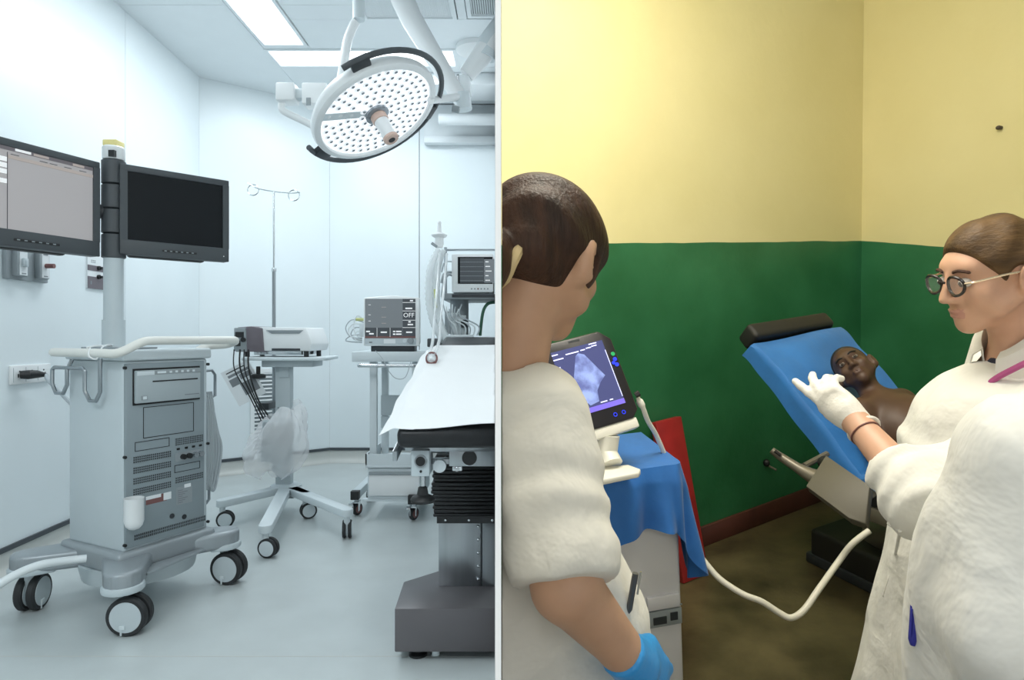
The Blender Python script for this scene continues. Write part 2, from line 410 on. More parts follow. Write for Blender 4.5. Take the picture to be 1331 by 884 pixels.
# ------------------------------------------------------------------ wall fittings on wall A
def on_a(px, py):                                                # point of the left wall under a pixel
    r = ray(px, py); n = Vector((MA[0][1], MA[1][1], 0)); t = (A0-CAM).dot(n)/r.dot(n); return CAM+r*t
def a_rect(px0, px1, py0, py1):                                  # along-wall and height extent of a pixel rectangle
    inv = MA.inverted(); p = inv @ on_a(px0, (py0+py1)/2); q = inv @ on_a(px1, (py0+py1)/2)
    z1 = on_a((px0+px1)/2, py0).z; z0 = on_a((px0+px1)/2, py1).z
    return p.x, q.x, z0, z1
s0, s1, z0, z1 = a_rect(0, 57, 321, 365); s0 = s1-.27
t = thing('gas_outlet_panel', 'grey wall plate with two medical gas outlets at the left edge', 'wall outlet', MA @ Vector(((s0+s1)/2, 0, z0)))
obj('back_plate', xf(box(s0, s1, -.02, 0, z0, z1, .004), MA), 'plate_grey', t)
for k in (0, 1):
    c = s0+.065+k*.145
    f = obj('outlet', xf(box(c-.035, c+.035, -.045, -.018, z0+.015, z1-.004, .006), MA), 'plate_grey', t)
    obj('label_plate', xf(box(c-.022, c+.026, -.047, -.0445, z0+.02, z1-.015), MA), 'paper', f, False)
    if k: obj('knob', xf(cyl((c+.004, -.047, (z0+z1)/2), (c+.004, -.085, (z0+z1)/2), .011), MA), 'red_brown', f, label='dark red knob')
    else: obj('socket', xf(join(box(c-.014, c+.018, -.06, -.046, (z0+z1)/2-.02, (z0+z1)/2+.02, .006), box(c-.004, c+.008, -.0615, -.0595, (z0+z1)/2-.01, (z0+z1)/2+.01)), MA), 'plastic_side', f)
    obj('lettering', xf(join(box(c-.014, c+.016, -.0485, -.0468, z1-.028, z1-.022), box(c-.010, c+.016, -.0485, -.0468, z0+.026, z0+.030)), MA), 'print_grey', f, False)
s0, s1, z0, z1 = a_rect(112, 139, 332, 376)
t = thing('socket_plate', 'white and dark striped wall socket plate behind the cart pole', 'wall outlet', MA @ Vector(((s0+s1)/2, 0, z0)))
h = z1-z0; s1 += .05
obj('plate', xf(box(s0, s1, -.008, 0, z0, z1), MA), 'paper', t, False)
obj('stripe', xf(box(s0, s1, -.0095, -.007, z0, z0+h*.35), MA), 'plate_dark', t, False)
obj('stripe', xf(box(s0, s1, -.0095, -.007, z0+h*.52, z0+h*.68), MA), 'plate_dark', t, False)
for zz in (.36, .62):
    obj('jack', xf(join(cyl((s0+.09, -.007, z0+h*zz), (s0+.09, -.02, z0+h*zz), .012), cyl((s0+.095, -.02, z0+h*zz), (s0+.095, -.03, z0+h*zz), .007)), MA), 'black', t)
obj('lettering', xf(join(*[box(s0+.03+.014*(i % 3), s0+.04+.014*(i % 3), -.009, -.0075, z0+h*(.76+.05*(i//3)), z0+h*(.78+.05*(i//3))) for i in range(6)], box(s0+.02, s0+.032, -.0105, -.009, z0+h*.12, z0+h*.22)), MA), 'print_grey', t, False)
s0, s1, z0, z1 = a_rect(11, 63, 474, 498)
t = thing('power_socket', 'white double power socket on the left wall', 'wall outlet', MA @ Vector(((s0+s1)/2, 0, z0)))
obj('face_plate', xf(box(s0, s1, -.012, 0, z0, z1, .003), MA), 'plastic_white', t)
for k in range(3):
    c = s0+(s1-s0)*(.2+.3*k)
    obj('socket_hole', xf(join(*[box(c+dx-.003, c+dx+.003, -.0135, -.0115, (z0+z1)/2-.012, (z0+z1)/2+.004) for dx in (-.01, .01)], cyl((c, -.0115, (z0+z1)/2+.015), (c, -.0135, (z0+z1)/2+.015), .004, n=8)), MA), 'hole', t, False)
    obj('socket_seam', xf(box(s0+(s1-s0)*(.05+.3*k)-.0008, s0+(s1-s0)*(.05+.3*k)+.0008, -.0128, -.0115, z0+.01, z1-.01), MA), 'plate_grey', t, False)
c = s0+(s1-s0)*.22; zc = (z0+z1)/2
t = thing('power_cable', 'grey power cord with a black plug running from wall socket to cart', 'power cord', MA @ Vector((c, -.03, zc)))
P1 = MA @ Vector((c+.085, -.07, zc-.006))
obj('plug', join(xf(tube([(c-.01, -.02, zc), (c+.0, -.045, zc), (c+.045, -.055, zc), (c+.085, -.07, zc-.006)], [.018, .021, .018, .008], 12), MA)), 'black', t)
cordpts = [P1, LP(62, 494, 2.86), LP(76, 508, 2.80), LP(97, 530, 2.74), LP(108, 545, 2.72)]
obj('cord', tube(curve(cordpts), .008, 8), 'cable_grey', t)

# ------------------------------------------------------------------ equipment cart with two monitors
K = LZ(160, 718, .25); KR = LZ(270, 685, .25)
e1 = Vector((KR.x-K.x, KR.y-K.y, 0)); WF = e1.length; e1.normalize(); e2 = Vector((-e1.y, e1.x, 0)); WS = .345
MK = fr((K.x, K.y, 0), e1, ez=(0, 0, 1))                          # x along the front panel, y to the back, z up
cart = thing('equipment_cart', 'grey wheeled equipment cart with two monitors on a white pole', 'medical cart', (K.x, K.y, 0))
ZT = .985
obj('body', xf(box(0, WF, 0, WS, .245, ZT-.03, .012, 3), MK), 'plastic_side', cart)
fp = obj('front_panel', xf(box(.004, WF-.022, -.008, .004, .26, ZT-.04, .003), MK), 'panel_grey', cart)
def on_front(u0, u1, z0, z1, d0=-.012, d1=-.007, bev=0): return xf(box(u0*WF, u1*WF, d0, d1, z0, z1, bev), MK)
def fz(py): return 0.945-(py-463)*(0.945-.262)/(703-463)           # rough height on the panel from a pixel row at its middle
# recorder / printer unit
pr = obj('printer', on_front(.10, .86, .795, .918, -.022, -.006, .004), 'printer_grey', cart)
obj('printer_seam', on_front(.085, .875, .788, .925, -.0095, -.007), 'black', pr, False)
obj('label_strip', on_front(.11, .30, .899, .914, -.0232, -.021), 'plastic_light', pr, False)
obj('button_strip', on_front(.30, .855, .900, .916, -.0235, -.021), 'plate_grey', pr, False)
for k in range(7): obj('button', on_front(.33+.07*k, .36+.07*k+.01*(k == 0)*4, .904, .912, -.0248, -.023), 'plastic_light', pr, False)
obj('paper_slot', on_front(.28, .82, .872, .877, -.0235, -.0215), 'black', pr, False)
obj('power_switch', on_front(.155, .22, .806, .823, -.0245, -.021, .001), 'plate_grey', pr)
obj('power_rocker', on_front(.168, .208, .809, .820, -.026, -.024), 'plastic_light', pr, False)
obj('lettering', on_front(.66, .84, .812, .815, -.0226, -.0215), 'print_grey', pr, False)
def outline(u0, u1, z0, z1, w=.0022):
    return join(on_front(u0, u1, z1-w, z1, -.0092, -.007), on_front(u0, u1, z0, z0+w, -.0092, -.007), on_front(u0, u0+w/WF, z0, z1, -.0092, -.007), on_front(u1-w/WF, u1, z0, z1, -.0092, -.007))
obj('access_panel', outline(.20, .80, .66, .778), 'black', fp, False)
obj('access_panel', outline(.11, .50, .615, .65), 'hole', fp, False)
obj('access_panel', outline(.56, .88, .505, .535), 'hole', fp, False)
def perf(u0, u1, z0, z1):                                        # a vent: recessed dark strip under a punched lattice
    v = obj('vent', on_front(u0, u1, z0, z1, -.0085, -.007), 'hole', fp, False)
    g = []; nu = int((u1-u0)*WF/.0075); nz = max(2, int((z1-z0)/.0075))
    for i in range(nu+1): u = u0+(u1-u0)*i/nu; g.append(on_front(u-.0009/WF, u+.0009/WF, z0, z1, -.0095, -.008))
    for j in range(nz+1): z = z0+(z1-z0)*j/nz; g.append(on_front(u0, u1, z-.0009, z+.0009, -.0096, -.008))
    o = obj('vent_lattice', join(*g), 'panel_grey', fp, False); o['kind'] = 'stuff'
for k in range(4): perf(.09, .52, .572-k*.040, .597-k*.040)
perf(.57, .92, .612, .642); perf(.57, .92, .462, .487); perf(.10, .95, .283, .305)
jp = obj('jack_plate', on_front(.57, .90, .548, .582, -.010, -.007), 'plate_grey', fp, False)
for k, (mm, u) in enumerate((('black', .655), ('black', .73), ('chrome', .805), ('chrome', .875))):
    c = MK @ Vector((u*WF, -.008, .565)); q = MK @ Vector((u*WF, -.024, .565))
    obj('socket', cyl(c, q, .011, n=8 if k < 2 else 16), mm, fp)
for u in (.60, .70, .79, .88): obj('port', on_front(u-.012, u+.022, .594, .602, -.0105, -.007), 'black', fp, False)
obj('rating_label', on_front(.23, .47, .405, .435, -.0085, -.007), 'red_brown', fp, False)
obj('rating_label', on_front(.23, .40, .424, .437, -.0095, -.007), 'paper', fp, False)
obj('rating_label', on_front(.43, .52, .408, .436, -.0095, -.007), 'paper', fp, False)
obj('info_label', on_front(.58, .78, .375, .445, -.0085, -.007), 'plate_grey', fp, False)
obj('info_label', on_front(.68, .76, .438, .452, -.0095, -.007), 'paper', fp, False)
obj('lettering', join(*[on_front(.60, .66+.03*(i % 3), .382+.008*i, .385+.008*i, -.0092, -.008) for i in range(7)]), 'print_grey', fp, False)
for u, z in ((.53, .338), (.68, .322)): obj('latch', xf(lathe([(.010, 0), (.010, .002)], 12, Matrix.Translation((u*WF, -.008, z)) @ Matrix.Rotation(PI/2, 4, 'X')), MK), 'hole', fp, False)
for u, z in ((-.01, .93), (-.01, .60), (-.01, .275), (.985, .93), (.985, .60), (.985, .275)):
    obj('screw', cyl(MK @ Vector((max(u, .006)*WF, -.004 if u > 0 else -.002, z)), MK @ Vector((max(u, .006)*WF, -.012, z)), .006, n=10), 'black', cart)
# top deck, handle loop
obj('top_deck', xf(box(-.005, WF+.012, -.012, WS+.02, ZT-.03, ZT+.012, .010, 3), MK), 'plastic_light', cart)
hz = ZT+.045
hp = [(-.02, WS+.02, ZT-.005), (-.055, WS-.02, ZT), (-.055, .12, ZT), (-.05, .02, ZT+.005), (.03, -.045, hz-.01), (.10, -.06, hz), (WF+.02, -.06, hz), (WF+.075, -.045, hz-.005), (WF+.08, .0, hz-.02), (WF+.03, .03, hz-.035)]
hp = [(-.05, WS+.01, ZT), (-.055, WS*.5, ZT), (-.05, .05, ZT), (-.035, -.03, ZT+.002), (.035, -.055, hz-.006), (.08, -.058, hz), (WF*.6, -.058, hz), (WF+.06, -.058, hz), (WF+.095, -.05, hz-.004), (WF+.105, -.02, hz-.012), (WF+.09, .01, hz-.02), (WF+.03, .03, hz-.025), (WF-.01, .05, ZT)]
obj('push_handle', xf(tube(curve(hp, 5), .0165, 12), MK), 'cream', cart)
def hook(pts, m=MK, r=.0065): return xf(tube(curve(pts, 5), r, 8), m)
ym = -.02
def bent(z0, seq): return seq
hk = [(-.012, .30, ZT-.03), (-.03, .30, ZT-.07), (-.03, .30, .86), (-.03, .325, .825), (-.03, .375, .825), (-.03, .40, .86), (-.03, .40, .915), (-.03, .385, .925), (-.03, .20, .925), (-.03, .185, .915), (-.03, .185, .84), (-.03, .155, .805), (-.03, .115, .805), (-.03, .09, .84), (-.03, .09, ZT-.02)]
obj('cable_hook', xf(tube(hk, .0075, 8), MK), 'steel_rod', cart)
hk2 = [(WF+.012, .05, ZT-.03), (WF+.02, .05, .80), (WF+.05, .05, .78), (WF+.075, .05, .79), (WF+.075, .05, .88), (WF+.06, .05, .90), (WF+.02, .05, .90)]
obj('cable_hook', xf(tube(hk2, .006, 8), MK), 'steel_rod', cart)
hk3 = [(WF+.004, .05, .42), (WF+.035, .05, .42), (WF+.045, .05, .40), (WF+.045, .05, .35), (WF+.03, .05, .335)]
obj('cable_hook', xf(tube(hk3, .006, 8), MK), 'steel_rod', cart)
for k in range(4):
    a = WF+.03+.010*k
    obj('cable', xf(tube(curve([(a-.01, .05, .80), (a+.03, .055, .70-.02*k), (a+.035+.004*k, .05, .55), (a+.02, .055, .44-.015*k), (a-.005, .05, .40), (a+.0, .045, .5), (a+.005, .045, .70), (a-.005, .05, .81)], 6), .0055, 8), MK), 'cable_grey', cart, label='looped grey cable on the cart hook')
obj('clipboard', xf(box(.02, .15, .02, .30, ZT+.013, ZT+.020, .003), MK), 'plate_grey', cart)
obj('tie_string', xf(tube(curve([(-.06, .10, ZT+.02), (-.075, .08, ZT-.01), (-.06, .06, ZT-.02), (-.035, .07, ZT+.02), (.02, .12, ZT+.03), (.05, .15, ZT+.025), (-.01, .14, ZT+.026), (-.06, .12, ZT+.02)], 5), .003, 6), MK), 'plastic_white', cart)
cu = [(.030, 0), (.033, .01), (.036, .03), (.036, .115), (.0375, .12), (.033, .12), (.031, .03)]
prof = [(.004, 0), (.018, .005), (.028, .016), (.0335, .034), (.0335, .115), (.0350, .118), (.0305, .118), (.0300, .035)]
obj('cup_holder', xf(lathe(prof, 20, Matrix.Translation((.012, -.045, .335))), MK), 'plastic_white', cart)
# base casting
def leg_poly(cx, cy, tx, ty, w0, w1):
    d = Vector((tx-cx, ty-cy)).normalized(); n = Vector((-d.y, d.x)); a = Vector((cx, cy)); b = Vector((tx, ty)); out = [a+n*w0, a-n*w0]
    for i in range(9): t = -PI/2+PI*i/8; out.append(b+d*(math.cos(t)*w1)+n*(math.sin(t)*w1))
    return [(p.x, p.y) for p in out]
WH = [LZ(160, 823, 0), LZ(38, 795, 0), LZ(291, 757, 0)]
WL = [MK.inverted() @ w for w in WH]
wl = WL[1]+WL[2]-WL[0]; WL.append(Vector((wl.x, wl.y, 0)))
cx, cy = WF/2, WS/2
obj('base_plinth', xf(prism([(-.03, -.02), (WF+.02, -.03), (WF+.03, WS+.02), (-.02, WS+.03)], .165, .25, .018, 3), MK), 'silver_paint', cart)
obj('underside_tank', xf(lathe([(.13, .09), (.20, .105), (.215, .17)], 28, Matrix.Translation((cx, cy, 0))), MK), 'plastic_side', cart)
starts = [(.05, .05), (.05, WS-.05), (WF-.05, .05), (WF-.05, WS-.05)]
for (sx, sy), w in zip(starts, WL):
    lg = obj('base_leg', xf(prism(leg_poly(sx, sy, w.x, w.y, .085, .062), .158, .228, .016, 3), MK), 'silver_paint', cart)
    obj('bumper', xf(prism(leg_poly(sx+(w.x-sx)*.55, sy+(w.y-sy)*.55, w.x, w.y, .058, .070), .150, .176, .008, 2), MK), 'plastic_side', lg)
obj('foot_pedal', xf(xf(prism([(.02, -.11), (.30, -.06), (.30, -.03), (.02, -.03)], .175, .185, .003), Matrix()), MK), 'silver_paint', cart)
obj('drain_hose', tube(curve([LP(112, 726, 2.40), LP(85, 729, 2.36), LP(50, 735, 2.30), LP(15, 750, 2.24), LP(-20, 772, 2.18)]), [.0145]*33, 12), 'pale_tube', cart, label='thick pale hose leaving the cart base')
def caster(parent, M4, ang, r, w, hubm='plastic_side', brake=True, top=.165):
    T = M4 @ Matrix.Rotation(ang, 4, 'Z')                         # local: wheel axle along y
    hs = obj('caster', xf(join(box(-.012, r*.75, -w*.32, w*.32, r*.45, r*1.75, .006), cyl((0, 0, r*1.6), (0, 0, top), .016)), T), hubm, parent)
    for s in (-1, 1):
        prof = [(r*.72, -w*.5), (r*.93, -w*.5), (r, -w*.3), (r, w*.3), (r*.93, w*.5), (r*.72, w*.5)]
        Mw = T @ Matrix.Translation((r*.35, s*w*.78, r)) @ Matrix.Rotation(PI/2, 4, 'X')
        obj('tyre', lathe(prof, 32, Mw), 'rubber', hs)
        obj('wheel_disc', lathe([(r*.25, -w*.56), (r*.78, -w*.54), (r*.82, -w*.3), (r*.82, w*.3), (r*.78, w*.54), (r*.25, w*.56)], 32, Mw), hubm, hs)
        if brake: obj('guard_pin', xf(join(box(r*.1, r*.36, s*w*1.30-.006, s*w*1.30+.006, r*.42, r*.6), cyl((r*.15, s*w*1.3, .006), (r*.15, s*w*1.3, r*.5), .0035, n=6)), T), 'plastic_light', hs)
    return hs
for w, a in zip(WL, (math.radians(-58), math.radians(35), math.radians(-70), math.radians(30))):
    caster(cart, MK @ Matrix.Translation((w.x, w.y, 0)), a, .068, .028)
# pole and monitors
PB = Vector((-1.70, 2.767, 0))
obj('pole', join(cyl(PB+Vector((0, 0, .20)), PB+Vector((0, 0, 1.40)), .038, n=28), cyl(PB+Vector((0, 0, .20)), PB+Vector((0, 0, 1.115)), .044, n=28)), 'plastic_side', cart)
obj('pole_bracket', xf(box(WF*.3, WF*.75, WS-.01, WS+.10, .30, .36, .01), MK), 'silver_paint', cart)
for k in range(4):
    obj('pole_collar', lathe([(.038, 0), (.046, .004), (.046, .098), (.038, .102)], 28, Matrix.Translation(PB+Vector((0, 0, 1.375+.104*k)))), 'charcoal_pale', cart)
obj('pole_head', lathe([(.040, 0), (.043, .004), (.043, .050), (.038, .056)], 28, Matrix.Translation(PB+Vector((0, 0, 1.791)))), 'plastic_white', cart)
obj('head_socket', box(PB.x+.006, PB.x+.03, PB.y-.047, PB.y-.03, 1.795, 1.822), 'black', cart, False)
obj('beacon', bevel(xf(box(-.030, .030, -.030, .030, 1.846, 1.872), Matrix.Translation(PB)), .004), 'yellow_lens', cart, label='small yellow beacon lamp')
def monitor(P0, P1, z0, z1, lit):
    P0, P1 = Vector((*P0, 0)), Vector((*P1, 0)); d = P1-P0; L = d.length; h = z1-z0
    T = fr((P0.x, P0.y, z0), d, ez=(0, 0, 1))                      # x along the screen, -y to the viewer
    mo = obj('monitor', xf(box(0, L, .004, .05, 0, h, .006), T), 'charcoal', cart)
    b = .028; bb = .062
    obj('bezel', xf(join(box(0, L, -.006, .006, 0, bb, .003), box(0, L, -.006, .006, h-b, h, .003), box(0, b, -.006, .006, bb-.003, h-b+.003), box(L-b, L, -.006, .006, bb-.003, h-b+.003)), T), 'charcoal_pale', mo)
    obj('screen', xf(box(b, L-b, .0, .006, bb, h-b), T), 'ui_grey' if lit else 'screen_black', mo, False)
    obj('control_strip', xf(box(L*.36, L*.68, -.0075, -.005, .022, .031, .002), T), 'black', mo)
    for k in range(6): obj('button', xf(box(L*(.38+.05*k), L*(.40+.05*k), -.009, -.007, .0245, .0285), T), 'plate_grey', mo, False)
    obj('rear_housing', xf(box(L*.1, L*.8, .045, .085, -.006, h*.75, .01), T), 'black', mo)
    if not lit: obj('status_light', xf(box(L-.026, L-.023, -.0072, -.005, .022, .026), T), 'ui_white', mo, False)
    return T, L, h, mo
T, L, h, mo = monitor((-1.905, 2.215), (-1.722, 2.705), 1.375, 1.765, True)
def ui(n, u0, u1, v0, v1, m, dy=-.0015): obj(n, xf(box(.028+(L-.056)*u0, .028+(L-.056)*u1, dy, .002, .062+(h-.09)*v0, .062+(h-.09)*v1), T), m, mo, False)
ui('title_bar', 0, 1, .955, 1, 'ui_dark'); ui('tab', .36, .48, .965, .995, 'ui_white', -.0022); ui('tab', .5, .62, .962, .99, 'ui_tan', -.0022); ui('tab', .82, .92, .96, .99, 'ui_tan', -.0022)
ui('table_header', .31, 1, .86, .90, 'ui_tan', -.002); ui('divider', .303, .306, 0, .93, 'ui_line', -.002)
for i in range(4): ui('menu_button', .04, .30, .815-.075*i-(.04 if i == 3 else 0), .868-.075*i-(.04 if i == 3 else 0), 'ui_white', -.0018); ui('menu_text', .12, .2, .838-.075*i-(.04 if i == 3 else 0), .845-.075*i-(.04 if i == 3 else 0), 'ui_line', -.0026)
for u in (.33, .55, .63, .75, .88): ui('header_text', u, u+.06, .912, .918, 'ui_line', -.002)
monitor((-1.655, 2.735), (-1.338, 3.05), 1.392, 1.770, False)
obj('monitor_arm', join(cyl((-1.70, 2.77, 1.57), (-1.62, 2.82, 1.57), .03), cyl((-1.70, 2.77, 1.57), (-1.755, 2.735, 1.57), .03), cyl((-1.62, 2.82, 1.57), (-1.56, 2.88, 1.57), .03)), 'charcoal', cart)

# ------------------------------------------------------------------ louvre on the corner wall
def on_wall(px, py, M4):
    r = ray(px, py); n = Vector((M4[0][1], M4[1][1], 0)); a = Vector((M4[0][3], M4[1][3], 0)); t = (a-CAM).dot(n)/r.dot(n); return CAM+r*t
inv = MB_.inverted(); a = inv @ on_wall(325, 480, MB_); b = inv @ on_wall(374, 592, MB_)
t = thing('wall_vent', 'white louvred air vent low on the far corner wall', 'vent', MB_ @ Vector(((a.x+b.x)/2, 0, b.z)))
obj('frame', xf(join(box(a.x, a.x+.03, -.012, 0, b.z, a.z), box(b.x-.03, b.x, -.012, 0, b.z, a.z), box(a.x, b.x, -.012, 0, b.z, b.z+.03), box(a.x, b.x, -.012, 0, a.z-.03, a.z)), MB_), 'plastic_white', t, False)
obj('backing', xf(box(a.x+.03, b.x-.03, -.002, 0, b.z+.03, a.z-.03), MB_), 'plate_grey', t, False)
ns = 22
for k in range(ns):
    z = b.z+.035+(a.z-b.z-.07)*k/(ns-1); S = MB_ @ Matrix.Translation((0, -.008, z)) @ Matrix.Rotation(.6, 4, 'X')
    obj('slat', xf(box(a.x+.03, b.x-.03, -.008, .008, -.0015, .0015), S), 'plastic_white', t, False)

# ------------------------------------------------------------------ device stand with its device
HUB = LZ(372, 664, .0); HUB.z = 0
SW = [LZ(345, 724, 0), LZ(289, 686, 0), LZ(397, 674, 0), LZ(451, 700, 0)]
stand = thing('device_stand', 'pale grey wheeled column stand with tray and star base', 'equipment stand', HUB)
obj('column', join(box(HUB.x-.055, HUB.x+.035, HUB.y-.03, HUB.y+.03, .14, .88, .006), box(HUB.x-.03, HUB.x+.03, HUB.y-.04, HUB.y+.04, .80, .89, .004)), 'plastic_side', stand)
obj('base_hub', lathe([(.08, .115), (.09, .12), (.09, .155), (.07, .165)], 28, Matrix.Translation(HUB)), 'plastic_light', stand)
for k, w in enumerate(SW):
    d = (w-HUB); d.z = 0; n = Vector((-d.y, d.x, 0)).normalized(); LL = d.length; T = fr(HUB, d, ez=(0, 0, 1))
    lg = obj('base_leg', xf(prism(leg_poly(.04, 0, LL, 0, .036, .032), .115, .155, .006), T), 'plastic_light', stand)
    caster(stand, Matrix.Translation((w.x, w.y, 0)), (-.15, .25, .5, 1.75)[k], .046, .018, 'plastic_light', False, .12)
obj('underbox', box(HUB.x-.0, HUB.x+.06, HUB.y-.05, HUB.y+.02, .085, .12, .004), 'plate_grey', stand)
obj('tray', bevel(prism([(HUB.x-.20, HUB.y-.17), (HUB.x+.27, HUB.y-.17), (HUB.x+.29, HUB.y-.15), (HUB.x+.27, HUB.y+.16), (HUB.x-.19, HUB.y+.16)], .905, .925), .006), 'plastic_light', stand)
obj('tray_bracket', box(HUB.x-.11, HUB.x+.19, HUB.y-.10, HUB.y+.10, .865, .906, .005), 'plastic_side', stand)
obj('clamp_knob', join(lathe([(.035, .0), (.042, .005), (.042, .02), (.03, .026)], 14, Matrix.Translation((HUB.x-.12, HUB.y-.12, .80))), cyl((HUB.x-.12, HUB.y-.12, .82), (HUB.x-.12, HUB.y-.12, .87), .012)), 'black', stand)
for z in (.62, .52): obj('screw', cyl((HUB.x-.035, HUB.y-.029, z), (HUB.x-.035, HUB.y-.034, z), .006, n=8), 'plate_grey', stand)
# plastic-bagged box on the column
bx0 = LP(345, 640, HUB.y-.07); bagbox = tag(obj('control_box', xf(box(-.085, .085, -.035, .03, -.12, .12, .012), Matrix.Translation((HUB.x+.0, HUB.y-.14, .44)) @ Matrix.Rotation(.05, 4, 'Y')), 'printer_grey'), 'grey control box on the stand column inside a clear plastic bag', 'box')
obj('box_lid', xf(box(-.075, .075, -.039, -.033, -.01, .11, .002), Matrix.Translation((HUB.x, HUB.y-.14, .44)) @ Matrix.Rotation(.05, 4, 'Y')), 'plate_grey', bagbox)
def bagf(u, v):
    a = 2*PI*u; z = .25+.36*v
    prof = .122+.045*math.sin(PI*min(1, v*1.1))-.02*v
    sk = -.03*(1-v)+.03*v
    wob = .012*math.sin(5*a+7*v)+.007*math.sin(13*a-11*v)
    if v > .86: prof *= 1-.25*(v-.86)/.14
    if v < .12: prof *= .55+.45*v/.12
    return (HUB.x+sk+(prof+wob)*1.12*math.cos(a), HUB.y-.145+(prof*.60+wob*.25)*math.sin(a), z+.03*math.sin(3*a)+.05*math.cos(a)*v)
tag(obj('plastic_bag', grid(bagf, 64, 24), 'clear_film'), 'crumpled clear plastic bag wrapped around the box on the stand', 'plastic bag')
# device (light source / printer) on the tray
DV = Vector((HUB.x-.02, HUB.y, .925)); T = Matrix.Translation(DV) @ Matrix.Rotation(-.10, 4, 'Z')
dev = thing('medical_device', 'white and dark grey medical device lying on the stand tray', 'medical device', DV)
def ext(poly, y0, y1, bev=.006):                                 # polygon in x,z swept along y
    return bevel(([(x, y, z) for y in (y0, y1) for x, z in poly], [tuple(range(len(poly))), tuple(range(2*len(poly)-1, len(poly)-1, -1))]+[(k, len(poly)+k, len(poly)+(k+1) % len(poly), (k+1) % len(poly)) for k in range(len(poly))]), bev)
obj('body', xf(ext([(-.205, .035), (.225, .035), (.240, .075), (.205, .170), (-.08, .172), (-.205, .165)], -.14, .12), T), 'plastic_white', dev)
obj('end_block', xf(ext([(-.218, .03), (-.045, .03), (-.055, .168), (-.12, .178), (-.205, .172)], -.150, .10), T), 'plate_dark', dev)
obj('end_face', xf(ext([(-.224, .034), (-.145, .032), (-.15, .172), (-.222, .168)], -.155, .09, .004), T), 'plate_grey', dev)
for z, w in ((.125, .05), (.075, .03)): obj('socket', xf(box(-.212, -.212+w, -.159, -.150, z-.012, z+.02), T), 'black', dev, False)
obj('dial', xf(cyl((-.163, -.153, .10), (-.163, -.165, .10), .014), T), 'black', dev)
obj('lid_recess', xf(ext([(-.035, .155), (.19, .155), (.165, .135), (.0, .135)], -.144, -.138, .001), T), 'plate_grey', dev)
obj('lower_trim', xf(box(.0, .17, -.144, -.135, .036, .050, .002), T), 'charcoal', dev)
for x in (-.17, .19): obj('foot', xf(join(cyl((x, -.10, .0), (x, -.10, .04), .014), cyl((x, .08, .0), (x, .08, .04), .014)), T), 'black', dev)
obj('under_tray', xf(join(box(-.12, .17, -.12, .10, .012, .036, .003)), T), 'chrome', dev)
for k, (x0, zz) in enumerate(((-.19, .2), (-.155, .15), (-.13, .2), (-.105, .35))):
    p = T @ Vector((x0, -.21, .045))
    pts = [p, p+Vector((.004, .0, -.12)), p.lerp(Vector((HUB.x-.10+.012*k, HUB.y-.09, .50)), .6)+Vector((-.01, -.01*k, 0)), Vector((HUB.x-.095+.012*k, HUB.y-.085+.004*k, .50+.01*k)), Vector((HUB.x-.09+.006*k, HUB.y-.05, .42-.012*k))]
    tag(obj('device_cable', tube(curve(pts), .0035+.0015*(k % 2), 8), 'black'), ('thin black cable hanging furthest left from the device', 'black cable hanging second from left under the device', 'thick black cable hanging close to the stand column', 'black cable hanging against the stand column')[k], 'cable', 'cables hanging from the device')
cardM = fr(LP(316, 497, HUB.y-.12), (.80, .10, .42), ez=(-.36, -.1, .86))
card = tag(obj('hanging_card', xf(box(-.085, .085, -.001, .001, -.115, .105), cardM), 'paper', smooth=False), 'laminated instruction card hanging askew beside the stand', 'card')
for (u0, u1, v0, v1) in ((-.06, .07, .055, .07), (-.065, -.01, .0, .045), (.0, .07, .02, .05), (-.02, .07, -.075, .0)):
    obj('print', xf(box(u0, u1, -.002, .0, v0, v1), cardM), 'print_grey', card, False)
obj('print', xf(box(-.06, .05, -.002, 0, .082, .088), cardM), 'hole', card, False)

# IV pole held behind the stand column
IV = LP(356, 400, HUB.y+.20); zt = LP(356, 249, HUB.y+.20).z
iv = thing('iv_pole', 'thin steel infusion pole with ring hooks rising behind the device', 'iv pole', (IV.x, IV.y, .2))
obj('lower_tube', cyl((IV.x, IV.y, .2), (IV.x, IV.y, 1.46), .011), 'steel_rod', iv)
obj('upper_rod', cyl((IV.x, IV.y, 1.4), (IV.x, IV.y, zt), .0065), 'chrome', iv)
obj('clutch', lathe([(.012, 0), (.015, .004), (.015, .02), (.012, .024)], 14, Matrix.Translation((IV.x, IV.y, 1.45))), 'chrome', iv)
obj('clamp', box(IV.x-.03, IV.x+.03, HUB.y+.031, IV.y+.02, .60, .64, .004), 'charcoal', iv)
obj('cross_bar', tube(curve([LP(326, 240, IV.y), LP(335, 245, IV.y), LP(356, 249, IV.y), LP(378, 251, IV.y), LP(390, 250, IV.y)]), .0035, 8), 'chrome', iv)
for px, py in ((329, 247), (382, 254)):
    c = LP(px, py, IV.y); rr = 7.2*IV.y/F
    obj('ring_hook', tube([c+Vector((rr*math.cos(2*PI*k/24), .004*math.sin(2*PI*k/24), rr*math.sin(2*PI*k/24))) for k in range(24)], .0035, 8, closed=True), 'chrome', iv)
obj('hook_tip', tube([LP(322, 238, IV.y), LP(327, 241, IV.y)], .003, 6), 'chrome', iv)

